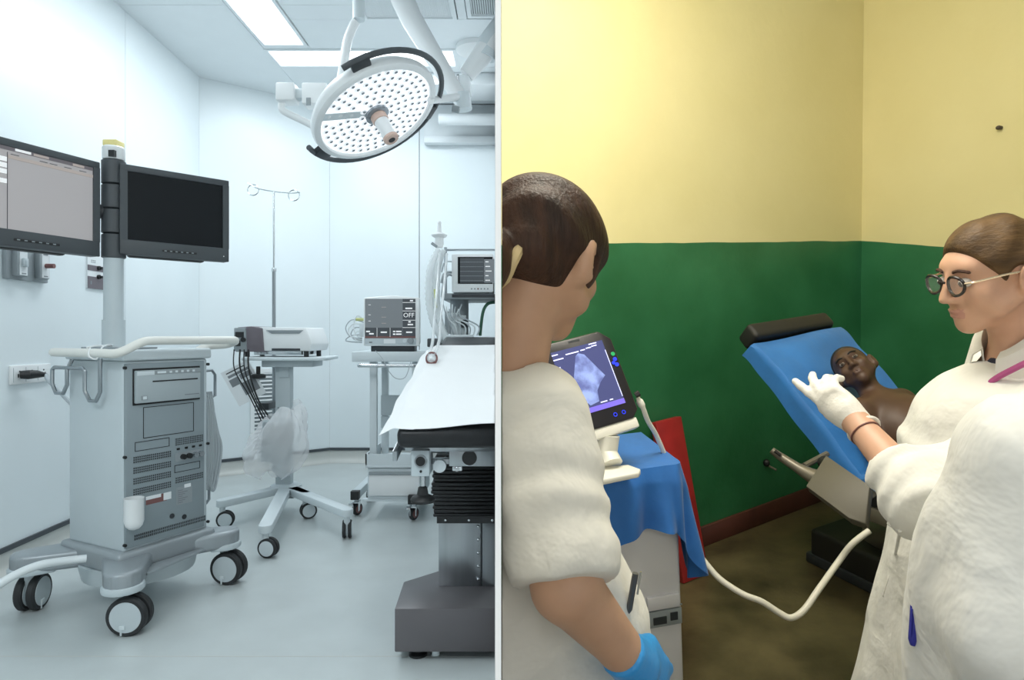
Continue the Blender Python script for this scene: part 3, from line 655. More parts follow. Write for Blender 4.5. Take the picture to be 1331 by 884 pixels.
# ------------------------------------------------------------------ monitor trolley
D3 = 3.72
tr = thing('monitor_trolley', 'white trolley with drawer and wheels beside the operating table', 'trolley', (LP(500, 660, D3).x, D3, 0))
def lx(px, d): return (px-X0)/F*d
def lz(py, d): return CAM.z-(py-Y0)/F*d
xa, xb = lx(460, D3), lx(552, D3)
obj('top_shelf', box(xa, xb+.03, D3-.05, D3+.38, lz(470, D3), lz(457, D3), .004), 'plastic_light', tr)
hzz = lz(474, D3)
obj('hand_rail', tube(curve([(xa+.05, D3-.05, hzz), (xa+.055, D3-.10, hzz), (xa+.08, D3-.115, hzz), (xb-.1, D3-.115, hzz), (xb-.03, D3-.11, hzz), (xb-.01, D3-.05, hzz)], 5), .011, 10), 'chrome', tr)
for px, dd in ((485, 0), (540, 0), (485, .33), (540, .33)):
    x = lx(px, D3); obj('post', box(x-.020, x+.020, D3+dd, D3+dd+.035, .12, lz(470, D3), .003), 'plastic_light', tr)
xl, xr = lx(481, D3), lx(546, D3)
for p0, p1 in ((520, 548), (550, 566)): obj('back_board', box(xl, xr, D3+.30, D3+.315, lz(p1, D3), lz(p0, D3)), 'plastic_side', tr, False)
sh = obj('lower_shelf', join(box(xl-.02, xr+.02, D3-.03, D3+.36, lz(607, D3), lz(603, D3), .002), box(xl-.02, xr+.02, D3-.03, D3-.022, lz(603, D3), lz(589, D3)), box(xl-.02, xl-.012, D3-.03, D3+.36, lz(603, D3), lz(589, D3)), box(xr+.012, xr+.02, D3-.03, D3+.36, lz(603, D3), lz(589, D3))), 'plastic_light', tr)
cb = obj('drawer_case', box(xl-.01, xr+.01, D3-.015, D3+.34, lz(648, D3), lz(608, D3), .002), 'plastic_light', tr)
dr = obj('drawer', box(xl, xr, D3-.03, D3-.012, lz(643, D3), lz(613, D3), .003), 'plastic_white', tr)
obj('drawer_lip', box(xl, xr, D3-.036, D3-.02, lz(616, D3), lz(612, D3), .002), 'plate_grey', dr)
zr = lz(648, D3)
obj('base_rail', box(xl-.04, xr+.04, D3-.02, D3+.02, zr-.012, zr+.0), 'plastic_light', tr, False)
for px, d_ in ((463, 3.80), (537, 3.70)):
    x = lx(px, d_); zz = .105; y0 = d_-.03
    obj('base_foot', box(x-.022, x+.022, y0, y0+.45, zz, zz+.045, .003), 'plastic_light', tr)
    obj('end_cap', box(x-.024, x+.024, y0-.012, y0+.03, zz-.002, zz+.048, .003), 'black', tr)
    for yy in (y0+.04, y0+.40):
        cs = obj('caster', join(cyl((x, yy, .085), (x, yy, zz), .014), box(x-.02, x+.02, yy-.03, yy+.03, .078, .086), box(x-.018, x-.014, yy-.02, yy+.03, .03, .08), box(x+.014, x+.018, yy-.02, yy+.03, .03, .08), box(x-.035, x-.01, yy-.05, yy-.02, .07, .085, .003)), 'chrome', tr)
        Mw = Matrix.Translation((x, yy+.015, .036)) @ Matrix.Rotation(math.radians(60), 4, 'Z') @ Matrix.Rotation(PI/2, 4, 'X')
        obj('wheel', lathe([(.012, -.012), (.030, -.012), (.036, -.008), (.036, .008), (.030, .012), (.012, .012)], 24, Mw), 'rubber', cs)
        obj('wheel_hub', lathe([(.006, -.014), (.024, -.013), (.024, .013), (.006, .014)], 20, Mw), 'red_brown' if yy < y0+.1 else 'plate_grey', cs)
# patient monitor on it
DM = 3.70; x0, x1 = lx(472, DM), lx(546, DM); z0, z1 = lz(450, DM), lz(384, DM)
pm = thing('patient_monitor', 'cream patient monitor reading OFF on top of the trolley', 'monitor', ((x0+x1)/2, DM, lz(457, D3)))
ww, hh = x1-x0, z1-z0
def pmx(px): return lx(px, DM)
obj('housing', bevel(([(x0, DM, z0), (x1, DM, z0), (x1, DM, z1-.01), (x0+ww*.5, DM, z1+.003), (x0, DM, z1-.01), (x0+.02, DM+.16, z0+.01), (x1-.02, DM+.16, z0+.01), (x1-.02, DM+.16, z1-.05), (x0+ww*.5, DM+.16, z1-.045), (x0+.02, DM+.16, z1-.05)],
     [(0, 1, 2, 3, 4), (5, 9, 8, 7, 6), (0, 5, 6, 1), (1, 6, 7, 2), (2, 7, 8, 3), (3, 8, 9, 4), (4, 9, 5, 0)]), .010, 3), 'plastic_white', pm)
def pmr(n, px0, px1, py0, py1, m, dy, par=pm): return obj(n, box(lx(px0, DM), lx(px1, DM), DM-dy, DM+.004, lz(py1, DM), lz(py0, DM)), m, par, False)
sc = pmr('screen', 474.5, 540, 388.5, 439, 'ecg_grey', .002)
pmr('number_pane', 523.5, 540, 388.5, 439, 'ecg_dark', .003, sc)
pmr('wave_pane', 474.5, 523, 426, 438, 'ecg_dark', .003, sc)
pmr('button_row', 474.5, 540, 437, 439.5, 'red_brown', .0035, sc)
for py in (393, 404, 416, 425.5): pmr('divider', 523.5, 540, py, py+.6, 'ui_white', .0042, sc)
for px in (490, 507): pmr('divider', px, px+.4, 426, 438, 'ui_white', .0042, sc)
for i, (px, py, w) in enumerate(((527, 400, 9), (533, 390, 4), (531, 417.5, 3), (530, 421, 7), (476, 430, 5), (511, 430, 3), (515, 430, 7), (511, 433.5, 3), (515, 433.5, 7), (528, 431, 8), (495, 431, 8), (480, 433, 6))):
    pmr('reading', px, px+w, py, py+1.8, 'ui_white', .0042, sc)
for py in (396, 409, 417): pmr('wave_tick', 479, 482, py, py+.6, 'ui_white', .003, sc); pmr('wave_tick', 496, 502, py+3, py+3.5, 'ui_tan', .003, sc)
TT = fr((lx(531.5, DM), DM-.0036, lz(410, DM)), (1, 0, 0), (0, 0, 1)); obj('reading_off', text('OFF', .036, TT), 'ui_white', sc, False)
pmr('lower_band', 474, 541, 440, 448, 'plastic_side', .002)
pmr('sticker', 499, 514, 441, 446.5, 'paper', .004)
for px in (528,): obj('button', cyl((lx(526, DM), DM, lz(443, DM)), (lx(526, DM), DM-.006, lz(443, DM)), .011), 'plastic_light', pm)
obj('knob', cyl((lx(534, DM), DM, lz(443, DM)), (lx(534, DM), DM-.018, lz(443, DM)), .017), 'plate_grey', pm)
pmr('port', 480, 484, 444.5, 445.5, 'black', .003)
obj('foot_plate', box(x0+.04, x1-.04, DM+.02, DM+.15, lz(457, D3), z0+.012, .002), 'charcoal', pm)
obj('side_module', box(x0-.03, x0+.005, DM+.03, DM+.10, lz(438, DM), lz(420, DM), .004), 'plastic_light', pm)
for k in range(6):
    b0 = Vector((x0-.005, DM+.05, lz(415+4*k, DM))); w = .045+.012*((k*3) % 4)
    tag(obj('sensor_lead', tube(curve([b0, b0+Vector((-w*.8, -.02, .02-.005*k)), b0+Vector((-w*1.25, -.02, -.03)), b0+Vector((-w*.9, -.03, -.09+.01*k)), b0+Vector((-.01, -.01, -.105+.012*k))], 6), .0035, 6), 'cable_grey' if k % 2 else 'pale_tube'),
        ('topmost', 'second', 'third', 'fourth', 'fifth', 'lowest')[k]+' thin lead looping out of the patient monitor side', 'cable', 'leads on the patient monitor')
tag(obj('cable_label', cyl((x0-.05, DM+.035, lz(415, DM)), (x0-.005, DM+.05, lz(415, DM)), .009), 'label_yellow'), 'yellow-green sleeve on the leads of the patient monitor', 'cable tag')
tag(obj('hanging_wire', tube(curve([LP(488, 456, 3.60), LP(497, 466, 3.58), LP(505, 482, 3.57), LP(515, 492, 3.57), LP(527, 490, 3.57), LP(534, 470, 3.57)]), .0022, 6), 'cable_grey'), 'fine wire drooping in front of the trolley shelf', 'cable')

# ------------------------------------------------------------------ operating table
YF, YB = 1.95, 3.0; ZF, ZB = .708, .94; XR = .10
tb = thing('operating_table', 'operating table with black pad, bellows column and dark base', 'operating table', (-.15, 2.5, 0))
base = [(-.387, 2.094), (XR, 2.094), (XR, 3.25), (-.25, 3.25), (-.255, 2.46), (-.287, 2.43), (-.397, 2.324)]
obj('base', prism(base, .035, .175, .004), 'table_base', tb)
for x, y in ((-.32, 2.15), (-.22, 2.6)): obj('levelling_foot', join(lathe([(.03, 0), (.03, .008), (.018, .014), (.018, .036)], 16, Matrix.Translation((x, y, 0)))), 'black', tb)
for x in (-.26,): obj('levelling_foot', lathe([(.016, .012), (.016, .036)], 10, Matrix.Translation((x, 2.13, 0))), 'chrome', tb)
cl = obj('column', box(-.268, XR, 2.28, 2.85, .175, .43, .002), 'steel', tb)
obj('column_seam', box(-.118, -.115, 2.2775, 2.281, .178, .43), 'hole', cl, False)
for k in range(5): obj('rivet', ball((-.13, 2.279, .20+.046*k), (.006, .005, .006), 6), 'chrome', cl)
g = []
for k in range(15):                                              # bellows: stacked rounded pleats, not quite even
    z = .425+.0135*k*1.0; j = random.uniform(-.004, .006)
    g.append(xf(box(-.285-j, XR, 2.245-j, 2.86, z, z+.0125, .0045, 2), Matrix()))
bl = obj('bellows', join(*g), 'black_leather', tb)
obj('bellows_plate', join(box(-.27, XR, 2.243, 2.87, .405, .43), box(-.27, XR, 2.243, 2.87, .622, .640)), 'black', tb, False)
for x in (-.24, -.16, -.08): obj('bolt', ball((x, 2.242, .416), (.005, .004, .005), 6), 'chrome', tb); obj('bolt', ball((x, 2.242, .631), (.005, .004, .005), 6), 'chrome', tb)
def tz(y): return ZF+(ZB-ZF)*(y-YF)/(YB-YF)
TBM = fr((-.15, YF, ZF), (1, 0, 0), (0, YB-YF, ZB-ZF))           # table-top frame: y up along the sloping top
LT = math.hypot(YB-YF, ZB-ZF)
obj('top_frame', xf(join(box(-.11, .25, .10, LT-.05, -.052, -.002, .003), box(-.19, .25, .06, .12, -.03, -.002)), TBM), 'steel', tb)
obj('hinge_plate', box(-.205, XR, 2.02, 2.10, .645, .700, .002), 'steel', tb)
obj('hinge_cap', cyl((-.142, 2.021, .672), (-.142, 2.016, .672), .023, n=24), 'black', tb)
br = obj('clamp_block', box(-.318, -.262, 1.99, 2.08, .62, .70, .004), 'plastic_side', tb)
obj('clamp_ring', cyl((-.288, 1.99, .668), (-.288, 1.982, .668), .019, n=24), 'steel_rod', br)
obj('clamp_bore', cyl((-.288, 1.984, .668), (-.288, 1.980, .668), .0145, n=24), 'black', br)
obj('clamp_bore', cyl((-.288, 1.991, .636), (-.288, 1.987, .636), .004, n=10), 'black', br)
obj('clamp_spindle', cyl((-.288, 2.03, .575), (-.288, 2.03, .63), .008), 'chrome', tb)
obj('clamp_knob', lathe([(.036, 0), (.038, .008), (.034, .016), (.018, .024), (.014, .045), (.008, .05)], 20, Matrix.Translation((-.288, 2.03, .533))), 'black', tb)
obj('side_arm', box(-.262, -.20, 2.04, 2.07, .648, .664, .002), 'steel', tb)
obj('wheel_lock', lathe([(.008, -.01), (.020, -.009), (.020, .009), (.008, .01)], 20, Matrix.Translation((-.235, 2.03, .645)) @ Matrix.Rotation(PI/2, 4, 'X')), 'plastic_light', tb)
obj('wing_screw', join(box(-.195, -.165, 2.02, 2.03, .63, .645, .003), cyl((-.18, 2.04, .637), (-.18, 2.01, .637), .006)), 'chrome', tb)
obj('side_rail', xf(box(-.222, -.208, .02, LT*.9, -.045, -.012, .002), TBM), 'steel', tb)
obj('mattress', xf(bevel(box(-.205, .30, 0, LT, .0, .062), .022, 4), TBM), 'black_leather', tb)
obj('head_pad', xf(bevel(box(-.20, .30, LT+.02, LT+.22, .005, .060), .02, 3), TBM), 'charcoal', tb)
def sheetf(u, v):                                                # white paper sheet over the pad, hanging over the left edge and the foot
    s = .005+(LT-.035)*v; x = -.262+.54*u; z = .076
    over = max(0, -.212-x); z -= over*.55; x += over*.10
    z += .003*math.sin(9*x+5*s)+.003*math.sin(31*s+7*x)*(1 if x < -.15 else .45)+.004*math.sin(14*x)*math.exp(-max(0, s)*9)
    s += .008*math.sin(17*x+1)*math.exp(-max(0, s)*20)
    return tuple(TBM @ Vector((x+.004*math.sin(13*s)*(u < .1), s, z)))
tag(obj('bed_sheet', grid(sheetf, 60, 60, .002), 'sheet_white'), 'white disposable sheet spread over the operating table', 'sheet')
# breathing mask and tubes on the sheet
mp = LP(561, 470, 2.62); mp.z += .012
mk = thing('breathing_mask', 'clear breathing mask with a dark red rim lying on the sheet', 'mask', mp)
Mm = Matrix.Translation(mp) @ Matrix.Rotation(math.radians(75), 4, 'X')
obj('rim', tube([Mm @ Vector((.020*math.cos(2*PI*k/24), .024*math.sin(2*PI*k/24), 0)) for k in range(24)], .005, 8, closed=True), 'red_brown', mk)
obj('dome', lathe([(.019, 0), (.018, .012), (.010, .022), (.007, .036)], 20, Mm @ Matrix.Scale(1, 4)), 'clear_tube', mk)
obj('cushion', ball(tuple(mp+Vector((0, .0, -.014))), (.020, .014, .010), 10), 'red_brown', mk)
T0 = LP(564, 452, 2.75)
for k, dx in enumerate((-.012, .012)):
    tag(obj('breathing_tube', tube(curve([mp+Vector((dx*1.0, .0, .014)), LP(563+dx*300, 457, 2.70), LP(567+dx*350, 440, 2.85), LP(569+dx*350, 410, 3.2), LP(573+dx*380, 370, 3.5), LP(576+dx*400, 330, 3.62)]), .007, 8), 'clear_tube'),
        ('left clear tube rising from the breathing mask', 'right clear tube rising from the breathing mask')[k], 'tube', 'tubes of the breathing mask')

# ------------------------------------------------------------------ anaesthesia machine behind the table
DA = 3.75
am = thing('anaesthesia_machine', 'anaesthesia machine with shelf and tube arm behind the operating table', 'medical machine', (lx(612, DA), DA+.2, 0))
obj('cabinet', box(lx(576, DA), -.12, DA+.02, DA+.5, .08, lz(452, DA), .01), 'plastic_side', am)
obj('work_top', box(lx(557, DA), -.12, DA-.06, DA+.5, lz(451, DA), lz(440, DA), .006), 'charcoal_pale', am)
obj('shelf', box(lx(574, DA), -.12, DA-.02, DA+.45, lz(389, DA), lz(381.5, DA), .003), 'plate_grey', am)
obj('shelf_edge', box(lx(588, DA), -.12, DA-.026, DA-.018, lz(387, DA), lz(383, DA)), 'charcoal', am, False)
obj('shelf_column', cyl((lx(594, DA), DA+.16, lz(442, DA)), (lx(594, DA), DA+.16, lz(388, DA)), .055, n=20), 'plate_grey', am)
obj('top_rail', cyl((lx(577, DA), DA+.05, lz(323.5, DA)), (-.12, DA+.05, lz(323.5, DA)), .006, n=8), 'steel_rod', am)
obj('rail_post', cyl((lx(578, DA), DA+.05, lz(383, DA)), (lx(578, DA), DA+.05, lz(320, DA)), .009, n=10), 'steel_rod', am)
for px, a, b, r in ((583, 430, 405, .022), (592, 436, 412, .03), (600, 436, 410, .026), (588, 412, 407, .034)): obj('vaporiser', cyl((lx(px, DA), DA, lz(a+4, DA)), (lx(px, DA), DA, lz(b, DA)), r, n=16), ('pale_tube', 'steel', 'plastic_light', 'plate_grey')[(px+a) % 4], am)
obj('valve_knob', cyl((lx(604, DA), DA-.03, lz(426, DA)), (lx(604, DA), DA-.03, lz(416, DA)), .02, n=12), 'charcoal', am)
for k in range(7):
    a0 = LP(576+4*k, 396+3*(k % 3), DA-.02); a1 = LP(590+5*k, 436, DA-.05)
    obj('tubing', tube(curve([a0, LP(580+3*k, 410+4*(k % 2), DA-.06), LP(586+6*k, 424, DA-.06), a1], 6), .004, 6), 'pale_tube' if k % 2 else 'cable_grey', am)
obj('coiled_tube', tube([LP(598, 443, DA-.12)+Vector((.075*math.cos(t*.5), .05*math.sin(t*.5), .004*t*.2)) for t in range(38)], .005, 6), 'pale_tube', am)
bs = LP(574, 315, DA-.05)
obj('breathing_hose', tube(curve([LP(571, 325, DA-.08), LP(560, 350, DA-.1), LP(558, 385, DA-.1), LP(563, 415, DA-.1), LP(572, 435, DA-.1), LP(580, 445, DA-.05)], 10), [.022+.0025*(i % 2) for i in range(51)], 12), 'clear_tube', am)
obj('breathing_hose', tube(curve([LP(575, 325, DA-.08), LP(568, 352, DA-.1), LP(567, 390, DA-.1), LP(572, 420, DA-.1), LP(580, 440, DA-.1), LP(586, 447, DA-.05)], 10), [.020+.0025*(i % 2) for i in range(51)], 12), 'pale_tube', am)
for px, a, b in ((565, 376, 388), (566, 392, 400)): obj('hose_tag', cyl(LP(px, a, DA-.14), LP(px+1, b, DA-.14), .006), 'label_yellow', am, label='yellow-green sleeve on the hose')
mp2 = LP(571, 322, DA-.05)
obj('hose_cap', lathe([(.020, 0), (.026, .02), (.024, .055), (.040, .062), (.046, .072), (.030, .080), (.014, .088), (.010, .135), (.012, .14), (.007, .15)], 18, Matrix.Translation(mp2)), 'plastic_white', am)
obj('tube_clip', cyl(LP(561, 316, DA-.07), LP(568, 321, DA-.07), .008), 'plate_grey', am)
tag(obj('gas_hose', tube(curve([LP(624, 436.5, DA+.06), LP(625, 425, DA+.06), LP(628, 405, DA+.06), LP(634, 395, DA+.06), LP(643, 393, DA+.06)]), .009, 8), 'green_hose'), 'dark green gas hose arching beside the anaesthesia machine', 'hose')
# its monitor
DB = 3.70
an = thing('anaesthesia_monitor', 'white monitor with round buttons on the anaesthesia machine shelf', 'monitor', (lx(615, DB), DB, lz(381.5, DA)))
obj('housing', box(lx(587, DB), -.125, DB, DB+.2, lz(380, DB), lz(330, DB), .008, 3), 'plastic_white', an)
sc = obj('screen', box(lx(595, DB), -.13, DB-.002, DB+.01, lz(369, DB), lz(334, DB)), 'screen_black', an, False)
obj('screen_pane', box(lx(598, DB), lx(629, DB), DB-.003, DB, lz(367.5, DB), lz(335.5, DB)), 'ecg_dark', sc, False)
obj('screen_pane', box(lx(629.3, DB), lx(642.5, DB), DB-.003, DB, lz(367.5, DB), lz(337, DB)), 'ecg_grey', sc, False)
for k in range(5): obj('wave_line', box(lx(598, DB), lx(628, DB), DB-.0036, DB, lz(341+6*k, DB), lz(340.6+6*k, DB)), 'plate_grey', sc, False); obj('reading', box(lx(631, DB), lx(635+(k % 3)*2, DB), DB-.0036, DB, lz(341+6*k, DB), lz(339.8+6*k, DB)), 'ui_white', sc, False)
for k in range(6): obj('button', cyl((lx(613+4.2*k, DB), DB, lz(375.5, DB)), (lx(613+4.2*k, DB), DB-.004, lz(375.5, DB)), .0045, n=10), 'red_brown' if k == 2 else 'plate_grey', an)
obj('feet', box(lx(595, DB), -.15, DB+.03, DB+.17, lz(381.5, DA)+.001, lz(379, DB)), 'charcoal', an, False)
for k, py in enumerate((340, 354, 358)):
    tag(obj('monitor_lead', tube(curve([LP(587, py, DB+.05), LP(582, py, DB+.0), LP(577, py+3+6*(k == 2), DB-.05), LP(574, py+14+14*(k == 2), DB-.05)], 6), (.004, .008, .006)[k], 8), 'cable_grey'), ('thin lead plugged high into the anaesthesia monitor', 'thick grey lead plugged midway into the anaesthesia monitor', 'curving lead plugged lowest into the anaesthesia monitor')[k], 'cable', 'leads of the anaesthesia monitor')

# ------------------------------------------------------------------ surgical lamp
DL = 3.16; LC = LP(488, 145, DL); view = (LC-CAM).normalized()
cx_ = Vector((1, 0, 0)); cx_ = (cx_-view*cx_.dot(view)).normalized(); cz_ = cx_.cross(view).normalized()
if cz_.z < 0: cz_ = -cz_
nrm = (cx_*.47-cz_*.88)*.83-view*.56; nrm.normalize()             # direction the lamp shines
maj = (cx_*.88+cz_*.47).normalized(); maj = (maj-nrm*maj.dot(nrm)).normalized()
LM = fr(LC, maj, ez=nrm)                                         # local z towards the patient
RL = 87*DL/F
lamp = thing('surgical_lamp', 'round white surgical lamp with many small lights on a ceiling arm', 'surgical lamp', (LC.x, LC.y, ZC))
obj('lamp_housing', lathe([(.02, -.075), (RL*.6, -.07), (RL*.93, -.045), (RL*.99, -.02), (RL, 0), (RL*.985, .018), (RL*.95, .026), (RL*.90, .028), (RL*.885, .020), (RL*.885, -.02)], 64, LM), 'plastic_white', lamp)
ld = obj('lens_disc', lathe([(.005, .004), (RL*.885, .004), (RL*.885, .010), (.005, .010)], 64, LM), 'lamp_glass', lamp)

cup = mesh_data('lamp_cup', lathe([(.0165, .009), (.0175, .013), (.013, .0145), (.004, .012)], 14), 'lamp_cup'); dot = mesh_data('small_light', ball((.003, -.003, .0145), (.0085, .0065, .003), 6), 'led_cup')
for ring, cnt in ((.24, 11), (.355, 17), (.47, 22), (.585, 28), (.70, 33), (.81, 38)):
    for k in range(cnt):
        a = 2*PI*k/cnt+ring*7; px, py = RL*ring*math.cos(a), RL*ring*math.sin(a)
        q_ = (LM @ Vector((px, py, 0)))-CAM; sx_, sy_ = X0+F*q_.x/q_.y, Y0-F*q_.z/q_.y
        if sx_ < 470 and abs(sy_-(150-(sx_-425)*.14)) < 7: continue
        for me, nm in ((cup, 'lamp_cup'), (dot, 'small_light')):
            o = obj(nm, me, None, ld); o.matrix_basis = LM @ Matrix.Translation((px, py, 0))
hd = obj('hub_ring', lathe([(.055, .008), (.060, .012), (.060, .024), (.045, .030), (.03, .030)], 32, LM), 'led_cup', lamp)
obj('handle_collar', lathe([(.040, .028), (.040, .060), (.036, .062)], 28, LM), 'peach', lamp)
obj('handle', lathe([(.034, .05), (.036, .07), (.032, .12), (.036, .155), (.036, .165)], 28, LM), 'plastic_white', lamp)
obj('handle_tip', lathe([(.038, .158), (.039, .170), (.034, .176), (.018, .176)], 28, LM), 'peach', lamp)
obj('handle_bore', lathe([(.017, .160), (.017, .1772), (.003, .1772)], 20, LM), 'black', lamp)
RG = RL*1.13
def arc(a0, a1, n=44): return [LM @ Vector((RG*math.cos(a0+(a1-a0)*k/n), RG*math.sin(a0+(a1-a0)*k/n), -.012)) for k in range(n+1)]
def ang_of(px, py):                                              # angle on the lamp plane under a pixel
    r = ray(px, py); t = (LC-CAM).dot(nrm)/r.dot(nrm); q = LM.inverted() @ (CAM+r*t); return math.atan2(q.y, q.x)
STR = LM @ Matrix.Rotation(ang_of(425, 150), 4, 'Z')
obj('lens_strip', xf(box(RL*.18, RL*.87, -.022, .022, .008, .0125), STR), 'plastic_light', ld, False)
for k in range(3): obj('strip_dot', xf(ball((RL*(.42+.18*k), 0, .0125), (.010, .010, .002), 6), STR), 'paper', ld)
aA, aB = ang_of(446, 91), ang_of(410, 190)
if aB > aA: aA, aB = aA, aB
# the rail runs the long way round, by the right-hand side of the lamp
aR = ang_of(577, 120)
def unwrap(a, ref, sgn):
    while (a-ref)*sgn < 0: a += sgn*2*PI
    while (a-ref)*sgn > 2*PI: a -= sgn*2*PI
    return a
sg = 1 if unwrap(aR, aA, 1) < unwrap(aB, aA, 1) else -1
obj('rail_handle', tube(arc(aA, unwrap(aB, aA, sg)), .0135, 10), 'charcoal_pale', lamp, label='dark curved rail handle around the lamp')
for px, py in ((470, 86), (425, 197), (571, 147)):
    a = ang_of(px, py); R_ = LM @ Matrix.Rotation(a, 4, 'Z')
    obj('rail_mount', xf(box(RL*.97, RG+.005, -.045, .045, -.028, .004, .006), R_), 'charcoal', lamp)
# suspension: yoke tube, joint boxes, spring arm
yk = DL+.05
obj('yoke_tube', tube(curve([LP(463, 28, yk), LP(459, 34, yk), LP(452, 52, yk), LP(448, 75, yk), LP(444, 100, yk), LP(438, 125, yk+.02)], 6), .022, 14), 'plastic_white', lamp)
obj('yoke_joint', cyl(LP(466, -12, yk), LP(466, 26, yk), .030, n=20), 'plastic_light', lamp)
obj('yoke_post', cyl(LP(466, -12, yk), Vector((LP(466, -12, yk).x, yk, ZC)), .028, n=20), 'plastic_white', lamp)
def obox(px0, px1, py0, py1, d, dep, m, nm, bev=.008):
    a, b = LP(px0, py1, d), LP(px1, py0, d); obj(nm, box(a.x, b.x, d-dep/2, d+dep/2, a.z, b.z, bev), m, lamp)
obox(362, 386, 111, 134, DL, .09, 'plastic_white', 'joint_block'); obox(384, 398, 117, 130, DL, .05, 'plastic_light', 'joint_pin'); obox(396, 428, 112, 139, DL, .10, 'plastic_white', 'joint_block')
obox(398, 404, 127, 137, DL-.05, .006, 'plate_grey', 'joint_label', .001)
obj('yoke_bow', tube(curve([LP(367, 132, DL), LP(366, 141, DL), LP(373, 147, DL), LP(390, 155, DL), LP(412, 166, DL)], 6), .017, 12), 'plastic_white', lamp)
dA = 3.55
obj('spring_arm', tube([LP(512, -25, dA), LP(535, 25, dA), LP(565, 75, dA), LP(600, 132, dA)], [.066, .060, .052, .040], 14), 'plastic_white', lamp)
obj('spring_arm_end', cyl(LP(600, 122, dA), LP(603, 143, dA), .045, n=20), 'plastic_light', lamp)
obj('arm_block', cyl(LP(588, 141, dA-.03), LP(597, 143, dA-.03), .018, n=10), 'plate_grey', lamp)
obj('ceiling_mount', cyl(LP(512, -25, dA), Vector((LP(512, -25, dA).x, dA, ZC)), .07, n=20), 'plastic_white', lamp)
obj('yoke_link', tube(curve([LP(603, 125, dA), LP(580, 128, dA-.1), LP(560, 130, DL+.1)], 5), .02, 10), 'plastic_white', lamp)
bm_ = thing('ceiling_boom', 'white jointed ceiling boom arm at the right of the surgical lamp', 'boom arm', LP(655, 30, 3.6))
dB = 3.6
obj('boom_arm', tube([LP(660, 38, dB), LP(632, 65, dB), LP(606, 98, dB)], [.062, .060, .045], 14), 'plastic_white', bm_)
obj('boom_upper', tube([LP(655, 30, dB), LP(636, 55, dB), LP(630, 75, dB)], .06, 14), 'plastic_light', bm_)
obj('boom_joint', cyl(LP(603, 100, dB), LP(604, 125, dB), .038, n=18), 'clear_tube', bm_)
obj('boom_plate', cyl(LP(595, 97, dB), LP(595, 122, dB), .008, n=8), 'plate_grey', bm_)
# small scuff on the floor
# ================================================================== smooth bodies: distance fields meshed with surface nets
def cap_(P, a, b, r1, r2=None):
    a = np.asarray(a, 'f'); b = np.asarray(b, 'f'); r2 = r1 if r2 is None else r2
    ba = b-a; pa = P-a; t = np.clip(pa @ ba/max(1e-9, ba @ ba), 0, 1)
    return np.sqrt(((pa-t[:, None]*ba)**2).sum(1))-(r1+(r2-r1)*t)
def ell_(P, c, r, R=None):
    q = P-np.asarray(c, 'f')
    if R is not None: q = q @ R
    r = np.asarray(r, 'f'); k0 = np.sqrt(((q/r)**2).sum(1)); k1 = np.sqrt(((q/(r*r))**2).sum(1))+1e-9
    return k0*(k0-1)/k1
def smin(a, b, k): h = np.clip(.5+.5*(b-a)/k, 0, 1); return b*(1-h)+a*h-k*h*(1-h)
def smax(a, b, k): return -smin(-a, -b, k)
def chain_(P, pts, rs, k=.02):
    d = None
    for i in range(len(pts)-1):
        e = cap_(P, pts[i], pts[i+1], rs[i], rs[i+1]); d = e if d is None else smin(d, e, k)
    return d
